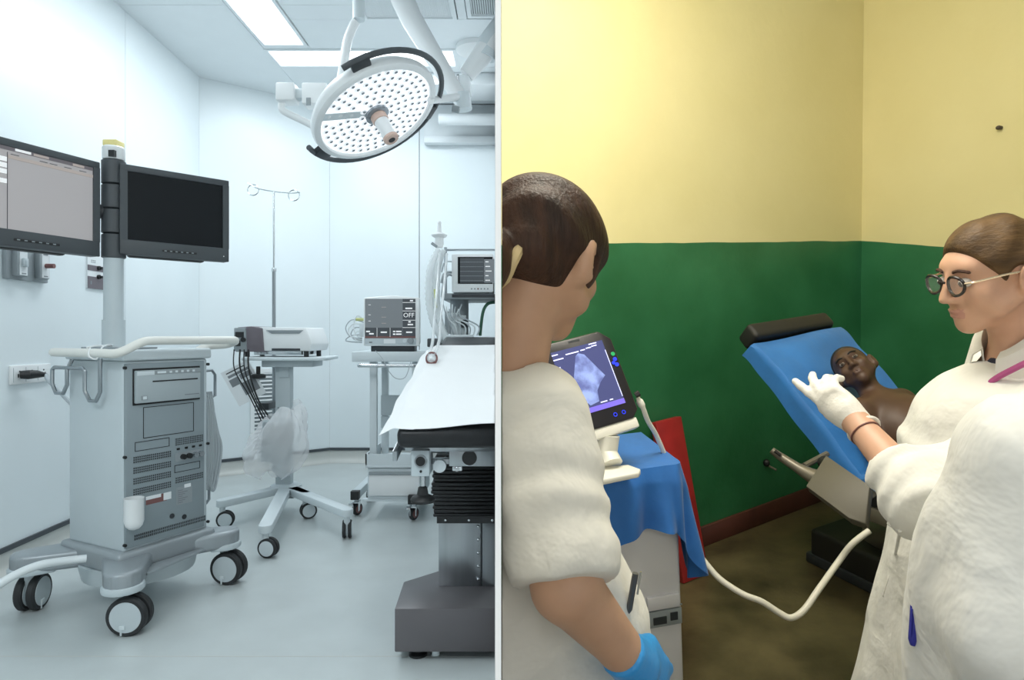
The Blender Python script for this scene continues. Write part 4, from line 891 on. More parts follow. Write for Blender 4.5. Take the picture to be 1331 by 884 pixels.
def net(f, lo, hi, vox, coarse=4):
    lo = np.asarray(lo, 'f'); hi = np.asarray(hi, 'f')
    n = np.ceil((hi-lo)/vox/coarse).astype(int)+1; N = n*coarse
    def pts(I, s): return (lo+I.astype('f')*s+s*.0).astype('f')
    ci = np.stack(np.meshgrid(*[np.arange(k) for k in n], indexing='ij'), -1).reshape(-1, 3)
    cen = lo+(ci.astype('f')*coarse+(coarse-1)/2)*vox
    cv = np.concatenate([f(cen[i:i+400000]) for i in range(0, len(cen), 400000)])
    D = np.repeat(np.repeat(np.repeat(cv.reshape(n).astype('f'), coarse, 0), coarse, 1), coarse, 2)
    act = ci[np.abs(cv) < vox*coarse*1.6]
    off = np.stack(np.meshgrid(*[np.arange(coarse)]*3, indexing='ij'), -1).reshape(-1, 3)
    fi = (act[:, None, :]*coarse+off[None]).reshape(-1, 3)
    for i in range(0, len(fi), 400000):
        c = fi[i:i+400000]; D[c[:, 0], c[:, 1], c[:, 2]] = f(lo+c.astype('f')*vox)
    S = D < 0
    cnt = np.zeros(np.array(D.shape)-1, 'i1')
    cor = [(i, j, k) for i in (0, 1) for j in (0, 1) for k in (0, 1)]
    sl = lambda o, m: slice(o, m-1+o)
    for i, j, k in cor: cnt += S[sl(i, D.shape[0]), sl(j, D.shape[1]), sl(k, D.shape[2])]
    A = np.argwhere((cnt > 0) & (cnt < 8)); idx = np.full(cnt.shape, -1, 'i4'); idx[A[:, 0], A[:, 1], A[:, 2]] = np.arange(len(A))
    acc = np.zeros((len(A), 3)); num = np.zeros(len(A))
    val = {c: D[A[:, 0]+c[0], A[:, 1]+c[1], A[:, 2]+c[2]] for c in cor}
    for a in cor:
        for ax in range(3):
            if a[ax]: continue
            b = list(a); b[ax] = 1; b = tuple(b); va, vb = val[a], val[b]; m = (va < 0) != (vb < 0)
            t = np.where(m, va/np.where(m, va-vb, 1), 0); p = np.tile(np.array(a, 'd'), (len(A), 1)); p[:, ax] = t
            acc[m] += p[m]; num[m] += 1
    V = lo+(A+acc/np.maximum(num, 1)[:, None])*vox
    Q = []
    for ax in range(3):
        u, w = (ax+1) % 3, (ax+2) % 3
        s0 = [slice(None)]*3; s1 = [slice(None)]*3; s0[ax] = slice(0, -1); s1[ax] = slice(1, None)
        E = np.argwhere(S[tuple(s0)] != S[tuple(s1)])
        E = E[(E[:, u] > 0) & (E[:, w] > 0) & (E[:, u] < cnt.shape[u]) & (E[:, w] < cnt.shape[w])]
        q = []
        for du, dw in ((0, 0), (-1, 0), (-1, -1), (0, -1)):
            c = E.copy(); c[:, u] += du; c[:, w] += dw; q.append(idx[c[:, 0], c[:, 1], c[:, 2]])
        q = np.stack(q, 1); fl = S[E[:, 0], E[:, 1], E[:, 2]]; q[~fl] = q[~fl][:, ::-1]; Q.append(q[(q >= 0).all(1)])
    return V, np.concatenate(Q)
def sdf_obj(name, f, lo, hi, vox, mats, parent=None, pick=None, relax=2):
    V, Q = net(f, lo, hi, vox)
    for _ in range(relax):                                       # light smoothing
        s = np.zeros_like(V); c = np.zeros(len(V))
        for i in range(4):
            j = (i+1) % 4
            np.add.at(s, Q[:, i], V[Q[:, j]]); np.add.at(s, Q[:, j], V[Q[:, i]]); np.add.at(c, Q[:, i], 1); np.add.at(c, Q[:, j], 1)
        V = .5*V+.5*s/np.maximum(c, 1)[:, None]
    me = bpy.data.meshes.new(name); me.vertices.add(len(V)); me.vertices.foreach_set('co', V.astype('f').ravel())
    me.loops.add(Q.size); me.loops.foreach_set('vertex_index', Q.astype('i4').ravel())
    me.polygons.add(len(Q)); me.polygons.foreach_set('loop_start', np.arange(0, Q.size, 4, dtype='i4')); 
    me.update(calc_edges=True); me.validate()
    for m in (mats if isinstance(mats, (list, tuple)) else [mats]): me.materials.append(MATS[m])
    if pick is not None: me.polygons.foreach_set('material_index', pick(V[Q].mean(1)).astype('i4'))
    me.shade_smooth()
    return obj(name, me, None, parent)
def noise3(P, s, seed=0):                                        # cheap smooth noise: warped sines
    r = np.random.RandomState(seed); d = np.zeros(len(P)); Q = P*s
    for i in range(6):
        k = r.randn(3); k *= (.7+.35*i)/np.linalg.norm(k)*2.2; d += np.sin(Q @ k+r.rand()*6.28+1.3*np.sin(Q @ r.randn(3)*.7+r.rand()*6))/(1+.35*i)
    return d/3.2
def Lc(M4, P):                                                   # points into a local frame
    A = np.array(M4.inverted()); return (P @ A[:3, :3].T+A[:3, 3]).astype('f')
def head_sdf(Q, fem=True, child=False):
    """head in its own frame: face +x, left +y, up +z, origin mid-head; about 0.225 tall"""
    d = ell_(Q, (-.012, 0, .028), (.096, .0745, .086))
    d = smin(d, ell_(Q, (.028, 0, -.035), (.058, .054, .066)), .03)
    d = smin(d, ell_(Q, (.060, 0, -.086), (.024, .024, .022)), .025)          # chin
    d = smin(d, ell_(Q, (.068, 0, .036), (.020, .046, .020)), .02)            # brow
    for s in (-1, 1):
        d = smin(d, ell_(Q, (.052, .040*s, -.022), (.026, .022, .022)), .02)  # cheek
        d = smax(d, -ell_(Q, (.098, .031*s, .008), (.016, .017, .011)), .014)  # socket
        e = ell_(Q, (-.016, .086*s, -.004), (.022, .014, .034)); e = smax(e, -ell_(Q, (-.004, .098*s, -.003), (.014, .013, .022)), .005)
        d = smin(d, e, .006)
        d = smin(d, cap_(Q, (.030, .052*s, -.055), (-.018, .060*s, -.030), .016, .016), .025)   # jaw line
    n = cap_(Q, (.088, 0, .020), (.108 if not child else .100, 0, -.024), .0075, .0105)
    for s in (-1, 1): n = smin(n, ell_(Q, (.096 if not child else .092, .012*s, -.029), (.010, .008, .007)), .008)
    d = smin(d, n, .012)
    d = smin(d, ell_(Q, (.084, 0, -.053), (.012, .023, .0055)), .006); d = smin(d, ell_(Q, (.082, 0, -.064), (.012, .020, .0065)), .006)
    d = smax(d, -ell_(Q, (.097, 0, -.0583), (.012, .024, .0016)), .003)
    return d
def lip_pick(Mh, lm=1):
    def f(C):
        Q = Lc(Mh, C); return np.where((Q[:, 0] > .080) & (np.abs(Q[:, 1]) < .0205) & (Q[:, 2] < -.0485) & (Q[:, 2] > -.0685), lm, 0)
    return f
def add_eyes(Mh, parent, scale=1.0, lid=True, skin='skin_light', brow='hair_brown', white='eye_white', open_=1.0):
    for s in (-1, 1):
        e = obj('eye', xf(ball((.0790, .031*s, .008), (.0125, .0145*(.5+.5*open_), .0105*open_), 10), Mh), white, parent)
        obj('iris', xf(ball((.0882, .031*s, .0068), (.0042, .0062, .0062), 8), Mh), 'iris', e)
        obj('eyebrow', xf(tube(curve([(.0905, .014*s, .030), (.089, .030*s, .0345), (.078, .050*s, .029)], 5), [.0025]+[.0034]*9+[.0015], 6), Mh), brow, parent)
def hand_sdf(Q, fingers, thumb, width=.080, length=.095, th=.026):
    """hand in its own frame: origin at the wrist, +x along the palm, +y towards the thumb, +z out of the back of the hand"""
    d = ell_(Q, (length*.52, 0, 0), (length*.60, width*.52, th*.62))
    d = smin(d, cap_(Q, (-.03, 0, 0), (.02, 0, 0), .027, .026), .02)
    for i, (b, c, sp, ln, r) in enumerate(fingers):                # bend at knuckle, curl, spread, length, radius
        y = width*.5*(.72-.48*i); x0 = length*(.95-.05*abs(i-1.2)); p = np.array((x0-.02, y, 0.)); q = np.array((x0, y, .002)); a = b; pts = [p, q]; rs = [r*1.05, r]
        for k, f_ in enumerate((.45, .31, .24)):
            v = np.array((math.cos(a)*math.cos(sp), math.sin(sp), -math.sin(a)*math.cos(sp)))*ln*f_; pts.append(pts[-1]+v); rs.append(r*(.95-.09*k)); a += c
        d = smin(d, chain_(Q, pts, rs, .004), .008)
    t0 = np.array((.018, width*.30, -.004)); b, c, sp, ln, r = thumb; pts = [t0]; rs = [r*1.25]; a = b
    for k, f_ in enumerate((.42, .33, .25)):
        pts.append(pts[-1]+np.array((math.cos(sp)*math.cos(a), math.sin(sp)*math.cos(a), -math.sin(a)))*ln*f_); rs.append(r*(1.05-.1*k)); a += c; sp -= .18
    return smin(d, chain_(Q, pts, rs, .006), .014)
# ================================================================== CLINIC ROOM (right of the partition), in its own level frame
ROOM = 'R'
W0, W1 = RZ(917, 708, 0), RZ(1075, 647, 0); wdir = (W1-W0); wdir.z = 0; wdir.normalize(); wn = Vector((wdir.y, -wdir.x, 0))
def wall_hit(px, py, p0, n): r = R2I @ ray(px, py); o = Vector((0, 0, HR)); return o+r*((p0-o).dot(n)/r.dot(n))
CR = wall_hit(1119, 400, W0, wn); CR.z = 0
sdir = Vector((wdir.y, -wdir.x, 0))                               # side wall runs towards the viewer
A1 = wall_hit(800, 316.5, W0, wn); A2 = wall_hit(1119, 313, W0, wn); B2 = wall_hit(1225, 321, CR, -wdir)
k1 = -(A2.z-A1.z)/(A2.x-A1.x); k2 = -(B2.z-A2.z)/(B2.x-A2.x)
PAINT = {1: (k1, A1.z+k1*A1.x), 2: (k2, A2.z+k2*A2.x)}
two_tone('paint_back', 1); two_tone('paint_side', 2)
LW = CR-wdir*3.4
obj('floor', box(-1.2, 5.2, -1.8, 6.0, -.05, 0), 'floor_concrete', smooth=False, kind='structure')
MW = fr(LW, wdir, ez=(0, 0, 1)); obj('wall_back', xf(box(0, 3.42, 0, .12, 0, 3.0), MW), 'paint_back', smooth=False, kind='structure')
MS = fr(CR, sdir, ez=(0, 0, 1)); obj('wall_right', xf(box(0, 4.6, 0, .12, 0, 3.0), MS), 'paint_side', smooth=False, kind='structure')
obj('ceiling', box(-1.2, 5.0, -.4, 6.0, 3.0, 3.06), 'ceiling_white', smooth=False, kind='structure')
hb = wall_hit(990, 655, W0, wn).z; hb = max(.06, hb)
obj('baseboard_back', xf(box(0, 3.4, -.015, 0, 0, hb, .004), MW), 'maroon', kind='structure')
obj('baseboard_right', xf(box(0, 4.6, -.015, 0, 0, hb, .004), MS), 'maroon', kind='structure')
nl = wall_hit(1301, 166, CR, -wdir); v = -wdir
t = tag(obj('wall_nail', join(cyl(nl, nl+v*.02, .009, .007, 10), ball(tuple(nl+v*.02), (.012, .012, .010), 8)), 'nail'), 'dark nail head high on the yellow right wall', 'nail')
hk = wall_hit(994, 601, W0, wn); t = thing('wall_socket', 'small dark fitting low on the green wall', 'wall fitting', hk)
obj('fitting_body', ball(tuple(hk+wn*.012), (.018, .018, .020), 8), 'black', t); obj('fitting_pin', cyl(hk+wn*.01+Vector((.015, 0, -.02)), hk+wn*.05+Vector((.02, 0, -.03)), .006), 'chair_metal', t)

# ------------------------------------------------------------------ red board against the wall
RB = [RP(850, 545, 2.35), RP(880, 535, 2.45), RP(917, 742, 2.50), RP(890, 752, 2.40)]
bu = (RB[1]-RB[0]).normalized(); g0 = RZ(906, 748, .004)
top = wall_hit(866, 540, W0, wn)+wn*.05; bot = Vector((g0.x, g0.y, .0)); up = (top-bot); MR = fr(bot, wdir, up)
rb = tag(obj('red_board', xf(box(-.10, .055, 0, up.length, -.02, .02, .004), MR), 'red_paint'), 'red painted board leaning against the green wall', 'board')

# ------------------------------------------------------------------ ultrasound: trolley, drape, tablet
tc = RP(840, 600, 1.80)                                           # a point of the trolley top
ZTc = RP(880, 606, 1.82).z
P_r = RP(886, 612, 1.82)                                          # right front corner of the covered top
fdir = Vector((.985, .17, 0)).normalized(); bdir = Vector((-fdir.y, fdir.x, 0))
MT = fr((P_r.x, P_r.y, 0), fdir, ez=(0, 0, 1))                    # x to the right, y to the back; the corner at the origin
uc = thing('ultrasound_trolley', 'white trolley cabinet under the blue drape', 'trolley', (P_r.x-.2, P_r.y+.15, 0))
obj('cabinet', xf(box(-.40, -.008, .01, .30, .06, ZTc-.02, .012, 3), MT), 'cart_white', uc)
obj('plinth', xf(box(-.38, -.03, .03, .28, 0, .06), MT), 'charcoal', uc, False)
pn = obj('control_panel', xf(box(-.115, -.018, .0, .012, .52, .56, .002), MT), 'cart_white', uc)
zc = RP(862, 826, 1.80).z
obj('control_strip', xf(box(-.115, -.012, .002, .012, zc-.024, zc+.026, .002), MT), 'plate_grey', uc)
obj('switch', xf(box(-.100, -.060, -.001, .004, zc-.014, zc+.008), MT), 'charcoal', uc, False); obj('switch', xf(box(-.048, -.026, -.001, .004, zc-.008, zc+.016), MT), 'charcoal', uc, False)
obj('panel_groove', xf(box(-.13, -.009, .007, .0105, zc+.030, zc+.034), MT), 'plate_grey', uc, False)
DX0, DY1 = -.42, .31
DPATH = [(-.42, 0, .215), (-.30, 0, .20), (-.20, 0, .185), (-.12, 0, .165), (-.05, 0, .17), (-.015, 0, .22), (.0, .015, .33), (.0, .05, .36), (.0, .10, .30), (.0, .17, .25), (.0, .24, .22), (.0, .31, .24)]
DPP = curve(DPATH, 8)
def drape(u, v):                                                  # blue cloth over the trolley: flat on top, then hanging over the front edge, the corner and the right side
    k = u*(len(DPP)-1); i = min(int(k), len(DPP)-2); p = DPP[i].lerp(DPP[i+1], k-i); e = Vector((p.x, p.y)); piv = Vector((-.40, .30))
    if v < .4:
        q = piv.lerp(e, .06+.94*v/.4); return tuple(MT @ Vector((q.x, q.y, ZTc+.006+.004*math.sin(18*q.x+9*q.y)*min(1, (.4-v)*5))))
    d = (v-.4)/.6; nx = 1 if u > .62 else (0 if u < .42 else (u-.42)/.20); n = Vector((nx, -(1-nx))).normalized()
    off = .010*min(1, d*5)+d*(.030+.018*math.sin(34*u+2*d)+.012*math.sin(61*u)); q = e+n*off
    rnd = .012*(1-math.cos(min(1, d*6)*PI/2))
    return tuple(MT @ Vector((q.x, q.y, ZTc+.006-p.z*d-rnd*.2)))
tag(obj('blue_drape', grid(drape, 110, 40, .0025), 'blue_drape'), 'bright blue cloth draped over the ultrasound trolley', 'drape')
# tablet
DT = 1.80; s = DT/F
c0 = RP(766, 495, DT)
def cv(px, py, dep): return R2I.to_3x3() @ Vector((px*s, dep*s, -py*s))
uw, uh = cv(95, -23, 32), -cv(38, 113, -33)
MU = fr(c0, uw, uh); w2, h2 = uw.length/2, uh.length/2
us = thing('ultrasound_tablet', 'black ultrasound tablet showing a scan, on a white stand', 'ultrasound machine', MT @ Vector((-.2, .12, ZTc)))
cs = obj('casing', xf(bevel(prism([(-w2, -h2+.02), (-w2+.02, -h2), (w2-.02, -h2), (w2, -h2+.02), (w2, h2-.03), (w2-.03, h2), (-w2+.03, h2), (-w2, h2-.03)], -.03, .0), .005, 3), MU), 'us_black', us)
def ts(n, u0, u1, v0, v1, m, z=.002, par=None): return obj(n, xf(box(u0, u1, v0, v1, -.002, z), MU), m, par or sc, False)
sx0, sx1, sy0, sy1 = -w2+.028, w2-.030, -h2+.045, h2-.028
sc = obj('screen', xf(box(sx0, sx1, sy0, sy1, -.002, .001), MU), 'us_screen', us, False)
fan = [(-.012, sy1-.028), (.004, sy1-.026)]+[(.004+.055*k/6+.0, sy1-.03-.075*k/6-.02*math.sin(PI*k/6)) for k in range(1, 5)]
fan = [(-.014, sy1-.026), (-.004, sy1-.020), (.012, sy1-.028), (.050, sy1-.100), (.030, sy1-.115), (.012, sy1-.135), (.006, sy1-.165), (-.022, sy1-.170), (-.055, sy1-.115)]
obj('scan_image', xf(prism(fan, -.001, .002), MU), 'us_fan', sc, False)
ts('menu_bar', sx0, sx1, sy0, sy0+.014, 'us_bar'); ts('menu_text', sx0+.09, sx0+.11, sy0+.018, sy0+.021, 'us_white', .003); ts('menu_text', sx0+.118, sx0+.128, sy0+.018, sy0+.021, 'us_white', .003)
for u0, u1, v in ((.0, .018, .008), (.040, .080, .014), (.086, .1, .013), (.104, .12, .011), (.122, .138, .009), (.116, .14, .002), (.0, .03, .022)): ts('header_text', sx0+u0, min(sx1-.002, sx0+u1), sy1-v-.003, sy1-v, 'us_white', .003)
ts('grey_scale', sx0+.008, sx0+.013, sy1-.075, sy1-.045, 'us_white', .003)
ts('side_scale', sx1-.0025, sx1-.001, sy0+.02, sy1-.03, 'us_white', .003)
for k in range(3): obj('key', xf(lathe([(.006, 0), (.006, .002)], 12, Matrix.Translation((w2-.013, h2-.075-.016*k, 0))), MU), 'us_green' if k == 0 else 'us_blue', us)
obj('key', xf(lathe([(.005, 0), (.005, .002)], 12, Matrix.Translation((w2-.021, h2-.100, 0))), MU), 'us_blue', us)
for k in range(2): obj('key', xf(tube([Vector((w2-.045-.026*k+.005*math.cos(t*PI/6), -h2+.022+.005*math.sin(t*PI/6), .001)) for t in range(12)], .0012, 6, closed=True), MU), 'us_blue', us)
obj('brand_plate', xf(box(-.02, .015, h2-.014, h2-.008, -.002, .0006), MU), 'charcoal', us, False)
obj('lower_housing', xf(box(-w2*.55, w2-.01, -h2-.028, -h2+.002, -.045, -.005, .006), MU), 'foot_white', us)
nk = MU @ Vector((.0, -h2-.02, -.03)); ft = MT @ Vector((-.235, .085, ZTc+.008))
q0 = RP(822, 586, 1.74); q0.z = ZTc+.016
obj('stand_neck', tube([nk+Vector((.012, 0, 0)), (nk+q0)*.5+Vector((-.03, .02, 0)), q0+Vector((-.055, .02, .020))], [.030, .030, .032], 16), 'foot_white', us)
obj('stand_foot', bevel(xf(prism([(-.135, -.045), (.0, -.035), (.015, -.015), (.0, .03), (-.135, .06)], 0, .016), Matrix.Translation(q0+Vector((0, 0, -.002))) @ Matrix.Rotation(.25, 4, 'Z')), .004), 'foot_white', us)
obj('probe_plug', tube([RP(826, 514, DT+.02), RP(831, 511, DT+.02)], .009, 8), 'us_black', us)
tag(obj('probe_cable', tube(curve([RP(829, 517, DT+.03), RP(836, 531, DT+.03), RP(842, 547, DT+.05), RP(851, 562, DT+.08), RP(858, 577, DT+.10), RP(866, 596, DT+.12)]), [.006, .006, .007, .010, .010, .010, .010, .008]+[.007]*33, 10), 'foot_white'), 'pale probe cable hanging beside the ultrasound tablet', 'cable')
hz_ = [RP(900, 712, 1.93), RP(913, 727, 1.90), RP(935, 752, 1.86), RP(965, 772, 1.82), RP(990, 782, 1.80), RP(1012, 796, 1.79), RP(1028, 803, 1.78), RP(1045, 793, 1.79), RP(1065, 765, 1.82), RP(1090, 730, 1.87), RP(1108, 707, 1.86), RP(1130, 690, 1.86)]
tag(obj('white_hose', tube(curve(hz_, 8), .0088, 12), 'cord_white'), 'white flexible hose looping from the trolley to behind the doctor', 'hose')

# ------------------------------------------------------------------ examination chair and blue sheet
CA, CB = RP(980, 446, 2.66), RP(1092, 418, 2.86)
zt = (CA.z+CB.z)/2
ex = Vector((CB.x-CA.x, CB.y-CA.y, 0)).normalized(); en = Vector((ex.y, -ex.x, 0))          # en: away from the wall
mid = (CA+CB)*.5; WD = .50
INC = math.radians(42)
ey = (-en*math.cos(INC)+Vector((0, 0, math.sin(INC)))).normalized()
MX = fr(mid, ex, ey)                                              # backrest: x across, y up the slope, z out of the pad; top centre at the origin
BL = .66
ch = thing('examination_chair', 'reclining examination chair with a black headrest and grey frame', 'examination chair', Vector((mid.x, mid.y, 0))+en*.75)
obj('backrest', xf(box(-WD/2, WD/2, -BL, -.02, -.085, -.020, .025, 4), MX), 'chair_black', ch)
obj('headrest', xf(box(-WD*.47, WD*.45, .003, .080, -.085, .012, .02, 4), MX), 'chair_black', ch)
BP = MX @ Vector((0, -BL, -.05)); MSt = fr(BP, ex, -en*1.0+Vector((0, 0, -.02)))
obj('seat_pad', xf(box(-WD/2, WD/2, -.62, .0, -.05, .035, .025, 4), MSt), 'chair_black', ch)
obj('seat_frame', xf(join(box(-WD/2-.01, -WD/2+.03, -.60, .05, -.10, -.05, .004), box(WD/2-.03, WD/2+.01, -.60, .05, -.10, -.05, .004), box(-WD/2, WD/2, -.58, -.02, -.09, -.052, .004)), MSt), 'chair_metal', ch)
# grey side cover and lever seen under the sheet
q = [RP(1052, 640, 2.12), RP(1078, 600, 2.18), RP(1135, 640, 1.98), RP(1130, 690, 1.95), RP(1108, 682, 1.98)]
nq = (q[2]-q[0]).cross(q[1]-q[0]).normalized(); th = nq*.03
obj('side_cover', bevel(([tuple(p) for p in q]+[tuple(p+th) for p in q], [(0, 1, 2, 3, 4), (9, 8, 7, 6, 5)]+[(k, 5+k, 5+(k+1) % 5, (k+1) % 5) for k in range(5)]), .004), 'chair_grey', ch)
lv = obj('lever_arm', tube([RP(1003, 585, 2.30), RP(1012, 592, 2.29), RP(1035, 607, 2.25), RP(1052, 617, 2.22), RP(1072, 626, 2.18)], [.011, .014, .017, .024, .032], 10), 'chair_metal', ch)
obj('lever_slot', tube([RP(1007, 586, 2.28), RP(1015, 592, 2.27)], .006, 8), 'chair_black', lv)
obj('strut', tube([RP(1045, 606, 2.30), RP(1075, 590, 2.36)], .011, 8), 'chair_metal', ch)
obj('back_bracket', tube([RP(1070, 600, 2.30), RP(1086, 612, 2.22), RP(1110, 630, 2.12), RP(1140, 652, 2.02)], .022, 10), 'chair_black', ch)
bb = RZ(1085, 775, .0); bq = Vector((bb.x+.27, bb.y+.16, 0)); MBs = fr(bq, ex, ez=(0, 0, 1))
obj('base_box', xf(box(-.17, .20, -.22, .22, .0, .17, .02, 3), MBs), 'chair_black', ch)
obj('base_skirt', xf(box(-.18, .215, -.235, .235, .0, .05, .01), MBs), 'charcoal', ch)
cc = MBs @ Vector((0, 0, .17)); sm = MSt @ Vector((0, -.30, -.09))
obj('pedestal', cyl(cc, sm, .07, .06, 20), 'chair_metal', ch)
def sheet2(u, v):                                                 # blue sheet: hangs a little over the headrest, follows back and seat, drops at both sides
    L1, L2 = .70, .62; sL = v*(L1+L2); x = (u-.5)*(WD+.16)
    over = max(0, abs(x)-WD/2); sx = math.copysign(min(abs(x), WD/2+.006+.1*over), x)
    wr = .006*math.sin(11*x+8*sL+1.3*math.sin(7*sL))+.004*math.sin(23*sL+9*x)
    if sL < L1:
        r_ = max(0, (.07-sL)/.07); p = MX @ Vector((sx, -.01-sL, .008+wr-over*.95-.02*r_*r_))
    else: p = MSt @ Vector((sx, -(sL-L1)+.02, .056+wr-over*.95))
    return p
def sheet_pt(u, v):
    # blend near the crease
    L1, L2 = .70, .62; a = v*(L1+L2)
    p = sheet2(u, v)
    if abs(a-L1) < .08:
        p0, p1 = sheet2(u, (L1-.08)/(L1+L2)), sheet2(u, (L1+.08)/(L1+L2)); t_ = (a-L1+.08)/.16; m_ = (sheet2(u, (L1-.001)/(L1+L2))+sheet2(u, (L1+.001)/(L1+L2)))*.5
        p = p0*(1-t_)**2+m_*2*t_*(1-t_)+p1*t_**2
    return tuple(p)
tag(obj('blue_sheet', grid(sheet_pt, 48, 80, .003), 'blue_sheet'), 'blue sheet spread over the reclining examination chair', 'sheet')

# ------------------------------------------------------------------ child lying on the sheet
hc = RP(1106, 484, 2.52); lq = MX.inverted() @ hc
HCX, HCY = lq.x, lq.y
CH = MX @ Matrix.Translation((HCX, HCY, .0))                      # under the head: x across, y towards the crown, z out of the sheet
SC = .86
hcen = CH @ Vector((0, 0, .110))
view2 = (Vector((0, 0, HR))-hcen).normalized()
ez_h = (MX.to_3x3() @ Vector((.10, 1, -.10))).normalized()         # crown direction
face = (view2*.72+MX.to_3x3() @ Vector((-.45, -.35, .45))); face = (face-ez_h*face.dot(ez_h)).normalized()
MH = fr(hcen, face, ez=ez_h)
def bl(x, y, z): return np.array(CH @ Vector((x, y, z+.026)))
nb = bl(0, -.10, .075); sl, sr = bl(-.125, -.175, .075), bl(.125, -.175, .07)
el, er = bl(-.185, -.38, .05), bl(.20, -.37, .05); wl_, wr_ = bl(-.11, -.44, .15), bl(.11, -.44, .15)
RX = np.array(MX.to_3x3())
def child(P):
    d = head_sdf(Lc(MH, P)/SC, child=True)*SC
    d = smin(d, cap_(P, bl(0, -.055, .085), nb, .036, .042), .03)
    d = smin(d, ell_(P, bl(0, -.24, .082), (.120, .125, .070), RX), .035)
    d = smin(d, ell_(P, bl(0, -.30, .090), (.105, .10, .060), RX), .05); d = smin(d, ell_(P, np.array(MSt @ Vector((0, -.06, .215))), (.105, .075, .062), RX), .06)
    d = smin(d, cap_(P, bl(-.10, -.165, .075), bl(.10, -.165, .075), .046, .046), .03)
    for a, b, c in ((sl, el, wl_), (sr, er, wr_)):
        d = smin(d, chain_(P, [a, b], [.042, .033], .02), .02); d = smin(d, cap_(P, b, c, .033, .024), .012); d = smin(d, ell_(P, c+(c-b)*.22, (.026, .040, .018), RX), .012)
    hipc = bl(0, -.55, .08)
    sd = np.array(MX.to_3x3() @ Vector((0, -1, 0)))
    for s in (-1, 1):
        h0 = np.array(MSt @ Vector((.06*s, -.10, .185))); kn = np.array(MSt @ Vector((.08*s, -.36, .165))); an_ = np.array(MSt @ Vector((.08*s, -.60, .13)))
        d = smin(d, cap_(P, h0, kn, .066, .048), .03); d = smin(d, cap_(P, kn, an_, .046, .032), .02)
    return d
pts = np.array([bl(0, .15, .1), wl_, wr_, sl, sr, el, er, np.array(MSt @ Vector((-.1, -.62, .1))), np.array(MSt @ Vector((.1, -.62, .1)))])
kid = sdf_obj('person', child, pts.min(0)-.12, pts.max(0)+.12, .0042, ['skin_dark', 'lips_dark'], pick=lip_pick(MH @ Matrix.Scale(SC, 4)))
tag(kid, 'bare-chested child lying back on the blue sheet', 'person')
add_eyes(MH @ Matrix.Scale(SC, 4), kid, brow='chair_black', white='eye_dull', open_=.72)
def hairk(P):
    Q = Lc(MH, P)/SC; d = ell_(Q, (-.012, 0, .030), (.0985, .0768, .0875)); return smax(d, -(Q @ np.array((-.75, 0, .66), 'f')-.006)*1.0, .006)*SC
sdf_obj('hair', hairk, np.array(hcen)-.13, np.array(hcen)+.13, .005, 'chair_black', kid)
def shorts(P):
    d = ell_(P, np.array(MSt @ Vector((0, -.16, .18))), (.125, .08, .075), RX)
    for s in (-1, 1):
        h0 = np.array(MSt @ Vector((.06*s, -.18, .18))); kn = np.array(MSt @ Vector((.08*s, -.34, .17))); d = smin(d, cap_(P, h0, kn, .08, .072), .03)
    return d
lo_ = np.minimum(bl(0, -.55, .08), np.array(MSt @ Vector((0, -.3, .1))))-.25; hi_ = np.maximum(bl(0, -.55, .08), np.array(MSt @ Vector((0, -.3, .1))))+.25
sdf_obj('shorts', shorts, lo_, hi_, .008, 'navy', kid)

# ------------------------------------------------------------------ doctor with glasses
def npv(v): return np.array(v, 'f')
TD = 1.36
hC = RP(1286, 360, TD)
fd = Vector((-1, -.03, -.17)).normalized(); MD = fr(hC, fd, ez=(-.17, 0, 1))
scD = np.array((.94, 1.0, 1.0), 'f'); SD4 = Matrix.Diagonal((.94, 1.0, 1.0, 1.0))
nk0, nk1 = MD @ Vector((-.030, 0, -.07)), MD @ Vector((-.055, .0, -.175))
shx = MD @ Vector((-.060, 0, -.185))
sL, sR = shx+Vector((.02, -.165, -.045)), shx+Vector((.055, .14, -.06))
eL = RP(1203, 652, 1.17); wL = RP(1109, 545, 1.36)
eR = sR+Vector((.03, .05, -.28)); wR = eR+Vector((-.04, -.0, -.23))
hip = shx+Vector((-.01, 0, -.50))
fE = RP(1146, 592, 1.285)
MHd = fr(wL, RP(1085, 512, 1.42)-wL, (R2I.to_3x3() @ Vector((.55, -.25, .65))))     # thumb side up and right
gD = fr(wL, RP(1075, 512, 1.40)-wL, ez=(R2I.to_3x3() @ Vector((-.45, -.75, -.35))))
fing = [(.02, .04, .12, .072, .0078), (.30, .35, .0, .074, .0080), (.60, .55, -.04, .068, .0078), (.75, .60, -.10, .055, .0070)]
def d_hand(Q, g=0.): return hand_sdf(Q, fing, (.25, .15, .50, .066, .0092), .064, .078, .023)-g
def doctor(P):
    Q = Lc(MD, P)/scD; d = head_sdf(Q)*.96
    d = smin(d, cap_(P, npv(nk0), npv(nk1), .047, .054), .025)
    d = smin(d, ell_(P, npv(shx)+np.array((0, 0, -.14)), (.10, .15, .17)), .05)
    d = smin(d, ell_(P, npv(hip)+np.array((0, 0, .08)), (.11, .155, .20)), .05)
    for s, e, w in ((sL, eL, wL), (sR, eR, wR)):
        d = smin(d, cap_(P, npv(s), npv(e), .048, .040), .03); d = smin(d, cap_(P, npv(e), npv(w), .040, .0255), .01)
    for s in (-1, 1):
        a = npv(hip)+np.array((0, .085*s, -.02)); k = np.array((a[0]-.01, a[1], .46)); f_ = np.array((a[0]+.02, a[1], .08))
        d = smin(d, cap_(P, a, k, .085, .058), .03); d = smin(d, cap_(P, k, f_, .055, .036), .02)
    d = smin(d, d_hand(Lc(gD, P)), .01)
    gR = fr(wR, wR-eR, ez=(0, 0, 1)); d = smin(d, hand_sdf(Lc(gR, P), fing, (.3, .3, .5, .07, .0105)), .01)
    return d
